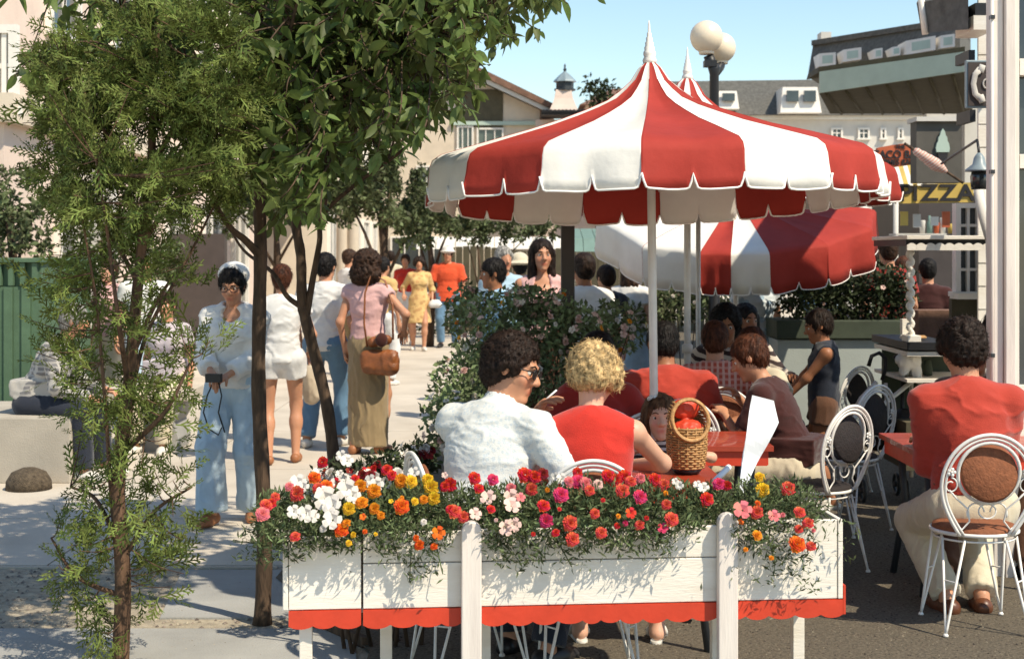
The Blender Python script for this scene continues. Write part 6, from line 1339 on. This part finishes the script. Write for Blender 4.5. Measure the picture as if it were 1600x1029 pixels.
person('auburn haired diner in dark brown bending to the left', (X(1247, 8.02), 8.02, 0), 66, 1.66, sit=.44, lean=24, fem=True, w=1.12, hair=('short', 'auburn'), res=.009, skin='mid', head=(10, -14, 0), arms=((-.05, .40, .80), (.15, .36, .86)), poles=((-.6, -.2, -1), (.4, -.4, -1)), top=dict(mat=dkbrown, sleeve=.75, scoop=.10, neck=.08), bottom=dict(kind='pants', mat=cream), shoes=shoe_k)
person('small boy in dark tank top standing in profile by the low wall', (X(1287, 9.7), 9.7, 0), 82, 1.29, hair=('short', 'dkbrown'), res=.009, skin='tan', head=(6, -16, 0), headscale=1.0, arms=((-.08, .26, .72), (.08, .26, .72)), poles=((-.3, -.6, -1), (.3, -.6, -1)), top=dict(mat=navy, sleeve=0, scoop=.05, hem=-.04), bottom=dict(kind='shorts', mat=brown), shoes=shoe_w)
person('woman in white dress with blue flowers under the tilted umbrella', (X(1183, 13.6), 13.6, 0), 15, 1.64, fem=True, hair=('bob', 'brown'), w=1.15, res=.014, skin='mid', arms=((-.25, .3, .95), (.25, .3, .95)), top=dict(mat=dress, sleeve=.4, name='dress', hem=-.42, skirt=.05), shoes=shoe_w)
xL = X(1519, 6.80)
person('man in red jersey sitting with his back turned at the right', (xL, 6.80, 0), 1, 1.84, sit=.45, lean=9, w=1.05, hair=('curly', 'dkbrown'), res=.0075, skin='mid', head=(6, -10, 0), arms=((-.12, .36, .78), (.12, .36, .78)), poles=((-.05, -.3, -1), (.05, -.3, -1)), legs=((-.085, .10, .085), (.085, .12, .085)),
    top=dict(mat=red2, sleeve=1.2, fold=.009, fs=(6, 6, 12), neck=.05, hem=.03, e=.014), bottom=dict(kind='pants', mat=cream, top=.13), belt=shoe_b, shoes=shoe_b)
person('diner in brown trousers hidden behind the man in the red jersey', (X(1524, 8.1), 8.1, 0), 180, 1.6, sit=.44, hair=('short', 'brown'), res=.012, skin='mid', legs=((-.1, .5, .085), (.34, .62, .085)), top=dict(mat=brown, sleeve=.6), bottom=dict(kind='pants', mat=brown), shoes=shoe_k)
person('black haired woman in white lace blouse partly behind the porch column', (X(1562, 9.0), 9.0, 0), 150, 1.66, sit=.50, fem=True, hair=('short', 'black'), res=.011, skin='mid', head=(0, -20, 0), arms=((-.2, .3, .86), (.2, .3, .86)), top=dict(mat=white, sleeve=1.2), bottom=dict(kind='pants', mat=brown), shoes=shoe_k)
# walkers on the promenade
W1 = person('woman in white beret, glasses and pale blue trousers holding a black strap', (X(366, 9.2), 9.2, .012), 172, 1.585, fem=True, hair=('short', 'black'), glasses='rim', res=.0085, skin='mid', w=1.05, head=(4, -16, 0), arms=((-.04, .25, .93), (.05, .28, .95)), poles=((-.8, -.5, -1), (.8, -.5, -1)), legs=((-.10, -.08, .08), (.09, .16, .085)),
    top=dict(mat=white, sleeve=1.8, hem=-.03, fold=.011, scoop=.06, flare=.012, e=.018), bottom=dict(kind='pants', mat=ltblue, flare=.055, loose=.02, fold=.010), belt=khaki, shoes=sandal)
D_ = Sdf(); Hh = W1['Hd']; D_.ell(Hh(0, -.055, .062), (.100, .085, .082), W1['HM']@rotm('X', 32), .03); b_ = D_.mesh('beret', .008, white, W1['root'])
hb_ = MB(); hw = (W1['arm'][0][2]+W1['arm'][1][2])/2+np.array([0, .05, -.02])
hb_.tube([tuple(hw+np.array(p)) for p in ((-.02, .03, 0), (-.05, .05, -.10), (-.03, .05, -.2), (-.07, .05, -.32))], .005, 6); hb_.tube([tuple(hw+np.array(p)) for p in ((0, .03, 0), (.04, .05, -.10), (.06, .06, -.2), (.03, .05, -.30), (-.03, .05, -.335), (-.05, .05, -.29))], .005, 6); hb_.box(hw[0]-.045, hw[0]+.05, hw[1]+.02, hw[1]+.06, hw[2]-.02, hw[2]+.03)
o = hb_.build('camera_strap', M['black']); o.matrix_world = Matrix.Translation((X(366, 9.2), 9.2, .012)) @ Matrix.Rotation(R(172), 4, 'Z'); tag(o, 'thin black strap dangling from the hands of the woman in the beret', 'strap')
person('bare legged woman in white top and white shorts walking away', (X(440, 11.7), 11.7, .012), 8, 1.57, fem=True, w=1.08, hair=('short', 'auburn'), res=.010, skin='mid', arms=((-.24, .05, .86), (.23, .12, .88)), legs=((-.10, -.05, .08), (.11, .06, .08)), top=dict(mat=white, sleeve=.35, hem=-.06, fold=.009), bottom=dict(kind='shorts', mat=white, top=.06), shoes=sandal)
person('man in white shirt and blue jeans walking away behind the forked tree', (X(508, 12.7), 12.7, .012), -12, 1.66, w=1.08, hair=('short', 'black'), res=.010, skin='mid', head=(-10, 0, 0), arms=((-.25, .08, .86), (.29, .03, .84)), legs=((-.14, -.08, .085), (.11, .10, .085)), top=dict(mat=white, sleeve=.75, hem=-.08, fold=.010, flare=.02), bottom=dict(kind='pants', mat=denim, flare=.03), shoes=shoe_w)
W4 = person('woman with frizzy brown hair, pink top and long khaki skirt', (X(575, 12.3), 12.3, .012), -18, 1.68, fem=True, hair=('frizzy', 'brown'), res=.010, skin='mid', head=(-14, 0, 0), arms=((-.20, -.02, .86), (.27, .14, 1.02)), poles=((-.4, -1, 0), (.9, -.6, -.2)), top=dict(mat=pink, sleeve=.22, hem=.03, scoop=.0, fold=.008, flare=.012), bottom=dict(kind='skirt', mat=khaki, len=.86, flare=.0, fold=.012, fs=(14, 14, 2.5), e=.004), shoes=sandal)
bg_ = empty('leather_bag', (X(592, 12.1), 12.1, Z(553, 12.1)), R(-10), 'slouchy brown leather shoulder bag on the hip of the woman in the pink top', 'bag')
D_ = Sdf(); D_.cone((-.09, 0, -.10), (.11, 0, -.11), .058, .062, .05); D_.cone((-.10, 0, -.02), (.11, 0, -.02), .050, .055, .06); D_.cone((-.055, 0, .10), (.07, 0, .12), .036, .036, .06); D_.mesh('bag_body', .010, M['brown_lt'], bg_, disp=folds(.009, (11, 11, 8), 5)); D_ = Sdf(); D_.ell((.035, -.05, .12), (.052, .03, .06), k=.02); D_.mesh('bag_flap', .009, C('cloth_maroon', (.06, .015, .010)), bg_)
q = MB(); q.tube([(-.10, 0, .06), (-.12, -.02, .25), (-.11, -.03, .50), (-.08, .06, .66), (.02, .12, .60), (.10, .06, .40), (.12, 0, .12)], .009, 6); q.build('bag_strap', M['brown_lt'], bg_)
wb = Sdf(); wb.ell((0, 0, 0), (.085, .06, .17), k=.02); o = wb.mesh('canvas_bag', .012, C('canvas_cream', (.55, .46, .34)), disp=folds(.012, (10, 10, 5), 9)); o.location = (X(487, 12.1), 12.1, Z(600, 12.1)); tag(o, 'cream canvas bag carried between the two walkers in white', 'bag')
q = MB(); q.tube([(-.05, 0, .14), (-.03, 0, .36), (.03, .02, .36), (.05, 0, .14)], .007, 6); q.build('bag_strap', C('canvas_cream', (.55, .46, .34)), o)
W5 = person('woman in yellow print dress with white handbag walking nearer far off', (X(655, 25.), 25., .012), 184, 1.58, fem=True, hair=('bouffant', 'dkbrown'), res=.014, skin='mid', arms=((-.22, .06, .84), (.26, .10, .95)), legs=((-.08, .12, .08), (.10, -.08, .08)), top=dict(mat=ydress, sleeve=1.2, name='dress', hem=-.42, skirt=.03), shoes=shoe_w)
D_ = Sdf(); D_.cone((-.06, 0, -.03), (.06, 0, -.03), .055, .055, .02); D_.cone((-.045, 0, .02), (.045, 0, .02), .035, .035, .03); o = D_.mesh('white_handbag', .012, white); o.location = (X(680, 24.9), 24.9, Z(473, 24.9)); tag(o, 'white handbag carried by the woman in the yellow dress', 'handbag')
W6 = person('man in orange red shirt and white sun hat walking toward the camera', (X(700, 25.8), 25.8, .012), 178, 1.74, w=1.2, hair=('short', 'dkbrown'), res=.015, skin='mid', arms=((-.30, .05, .84), (.33, .06, .86)), poles=((-1, -1, 0), (1, -1, 0)), top=dict(mat=C('cloth_orange_red', (.70, .09, .03)), sleeve=.85, hem=-.14, flare=.03, skirt=.01), bottom=dict(kind='pants', mat=denim), shoes=shoe_k)
D_ = Sdf(); D_.ell(W6['Hd'](0, -.005, .075), (.105, .12, .085), W6['HM'], .02); D_.ell(W6['Hd'](0, 0, .055), (.135, .15, .022), W6['HM'], .02); D_.mesh('sun_hat', .014, white, W6['root'])
person('young woman with long dark hair and pink blouse looking at the camera', (X(846, 11.8), 11.8, .012), 186, 1.77, fem=True, hair=('long', 'dkbrown'), res=.0085, skin='mid', head=(4, 0, 0), top=dict(mat=pink, sleeve=.0, hem=-.05, scoop=.10, fold=.010), bottom=dict(kind='pants', mat=brown), shoes=shoe_k)
person('man in blue print shirt in profile behind the shrub', (X(775, 11.6), 11.6, .012), 112, 1.62, w=1.1, hair=('short', 'black'), res=.010, skin='tan', head=(-8, -6, 0), top=dict(mat=blue, sleeve=.8, flare=.02), bottom=dict(kind='pants', mat=navy), shoes=shoe_k)
person('grey haired man in pale blue shirt beyond the long haired woman', (X(786, 14.5), 14.5, .012), 205, 1.72, hair=('short', 'grey'), res=.013, skin='mid', top=dict(mat=C('cloth_sky', (.38, .52, .62)), sleeve=.8), bottom=dict(kind='pants', mat=navy), shoes=shoe_k)
W9 = person('stroller in cream hat turned away beside the long haired woman', (X(812, 16.), 16., .012), 10, 1.62, fem=True, hair=('short', 'black'), res=.014, skin='mid', top=dict(mat=C('cloth_sky', (.38, .52, .62)), sleeve=.8), bottom=dict(kind='pants', mat=white), shoes=shoe_k)
D_ = Sdf(); D_.ell(W9['Hd'](0, -.01, .08), (.10, .12, .09), W9['HM'], .02); D_.ell(W9['Hd'](0, 0, .05), (.20, .20, .022), W9['HM'], .02); D_.mesh('sun_hat', .013, cream, W9['root'])
person('man in white shirt half hidden by the dark post', (X(913, 11.2), 11.2, .012), 24, 1.66, hair=('short', 'dkbrown'), res=.012, skin='tan', arms=((-.26, .05, .84), (.27, .10, .88)), top=dict(mat=white, sleeve=.8, flare=.02), bottom=dict(kind='pants', mat=C('cloth_grey', (.35, .37, .38))), shoes=shoe_k)
person('woman in dark top and white shorts walking behind the low umbrella', (X(948, 13.2), 13.2, .012), 30, 1.55, fem=True, hair=('short', 'dkbrown'), res=.013, skin='mid', top=dict(mat=navy, sleeve=.4), bottom=dict(kind='shorts', mat=pink), shoes=shoe_w)
person('walker in pale blue skirt behind the low umbrella edge', (X(985, 14.), 14., .012), -20, 1.6, fem=True, hair=('bob', 'brown'), res=.014, skin='light', top=dict(mat=white, sleeve=.4), bottom=dict(kind='skirt', mat=C('cloth_sky', (.38, .52, .62)), len=.5), shoes=shoe_w)
person('woman in yellow top beyond the frizzy haired woman', (X(598, 18.5), 18.5, .012), -30, 1.6, fem=True, hair=('short', 'black'), res=.014, skin='mid', top=dict(mat=yellow, sleeve=.4), bottom=dict(kind='pants', mat=white), shoes=shoe_w)
person('walker in white skirt and red scarf just left of the yellow dress', (X(634, 26.5), 26.5, .012), 170, 1.62, fem=True, hair=('short', 'brown'), res=.016, skin='mid', top=dict(mat=red, sleeve=1.5), bottom=dict(kind='skirt', mat=white, len=.45), shoes=shoe_w)
person('walker in cream clothes close to the far fence', (X(610, 29), 29., .012), 0, 1.68, hair=('short', 'dkbrown'), res=.018, skin='mid', top=dict(mat=cream, sleeve=.8), bottom=dict(kind='pants', mat=white), shoes=shoe_k)
person('man in white undershirt raising his arm beyond the jeans wearer', (X(545, 20), 20., .012), -60, 1.7, hair=('short', 'brown'), res=.015, skin='mid', arms=((-.25, .1, .86), (.2, .35, 1.45)), top=dict(mat=white, sleeve=.8), bottom=dict(kind='pants', mat=khaki), shoes=shoe_k)
# left side
person('seated man in grey plaid shirt hunched on the concrete wall at the left', (X(52, 10.95), 10.95, .0), -95, 1.74, sit=.50, lean=30, hair=('short', 'grey'), res=.010, skin='mid', head=(10, 8, 0), arms=((-.12, .52, .66), (.14, .50, .62)), legs=((-.12, .50, .10), (.14, .44, .10)), top=dict(mat=plaid, sleeve=1.9, fold=.010), bottom=dict(kind='pants', mat=navy), shoes=shoe_w)
person('woman in pink seen through the arborvitae stems', (X(172, 14.5), 14.5, .012), 150, 1.6, fem=True, hair=('short', 'brown'), res=.014, skin='light', top=dict(mat=pink, sleeve=.5), bottom=dict(kind='pants', mat=cream), shoes=shoe_w)
person('man in white seen through the arborvitae branches near the bench', (X(225, 14.), 14., .012), 200, 1.66, hair=('short', 'grey'), res=.014, skin='mid', top=dict(mat=white, sleeve=.5), bottom=dict(kind='pants', mat=ltblue), shoes=shoe_w)
person('woman in pale blouse sitting on the stone bench', (X(262, 12.65), 12.65, .0), 170, 1.58, sit=.53, fem=True, hair=('short', 'brown'), res=.012, skin='mid', top=dict(mat=C('cloth_lilac', (.55, .48, .50)), sleeve=.5), bottom=dict(kind='pants', mat=cream), shoes=shoe_w)
# crowd at the pizza stand
for (px, d, yaw, H, hr, mt, lab) in ((1388, 13.95, 10, 1.80, 'brown', redd, 'man in dark red queueing at the pizza stand, back turned'), (1282, 14.3, 120, 1.56, 'black', blue, 'man in blue print shirt behind the left end of the hedge'), (1340, 14.6, 200, 1.52, 'brown', white, 'woman in white behind the middle of the hedge'),
        (1412, 14.2, -60, 1.62, 'auburn', brown, 'person in brown by the pizza counter, right of the queueing man'), (1365, 17.2, 30, 1.68, 'dkbrown', yellow, 'person in yellow beyond the hedge'), (1312, 16.4, -120, 1.64, 'grey', pink, 'person in pink beyond the hedge'), (1450, 14.0, -10, 1.60, 'black', dkbrown, 'person in black leaning on the pizza counter behind the kiosk rail')):
    person(lab, (X(px, d), d, .016), yaw, H, hair=('short', hr), res=.014, skin='mid', top=dict(mat=mt, sleeve=.6), bottom=dict(kind='pants', mat=navy), shoes=shoe_k, group='people crowding the pizza stand')
for o in list(S.objects):
    if o.type == 'MESH' and len(o.data.polygons) == 0: bpy.data.objects.remove(o)
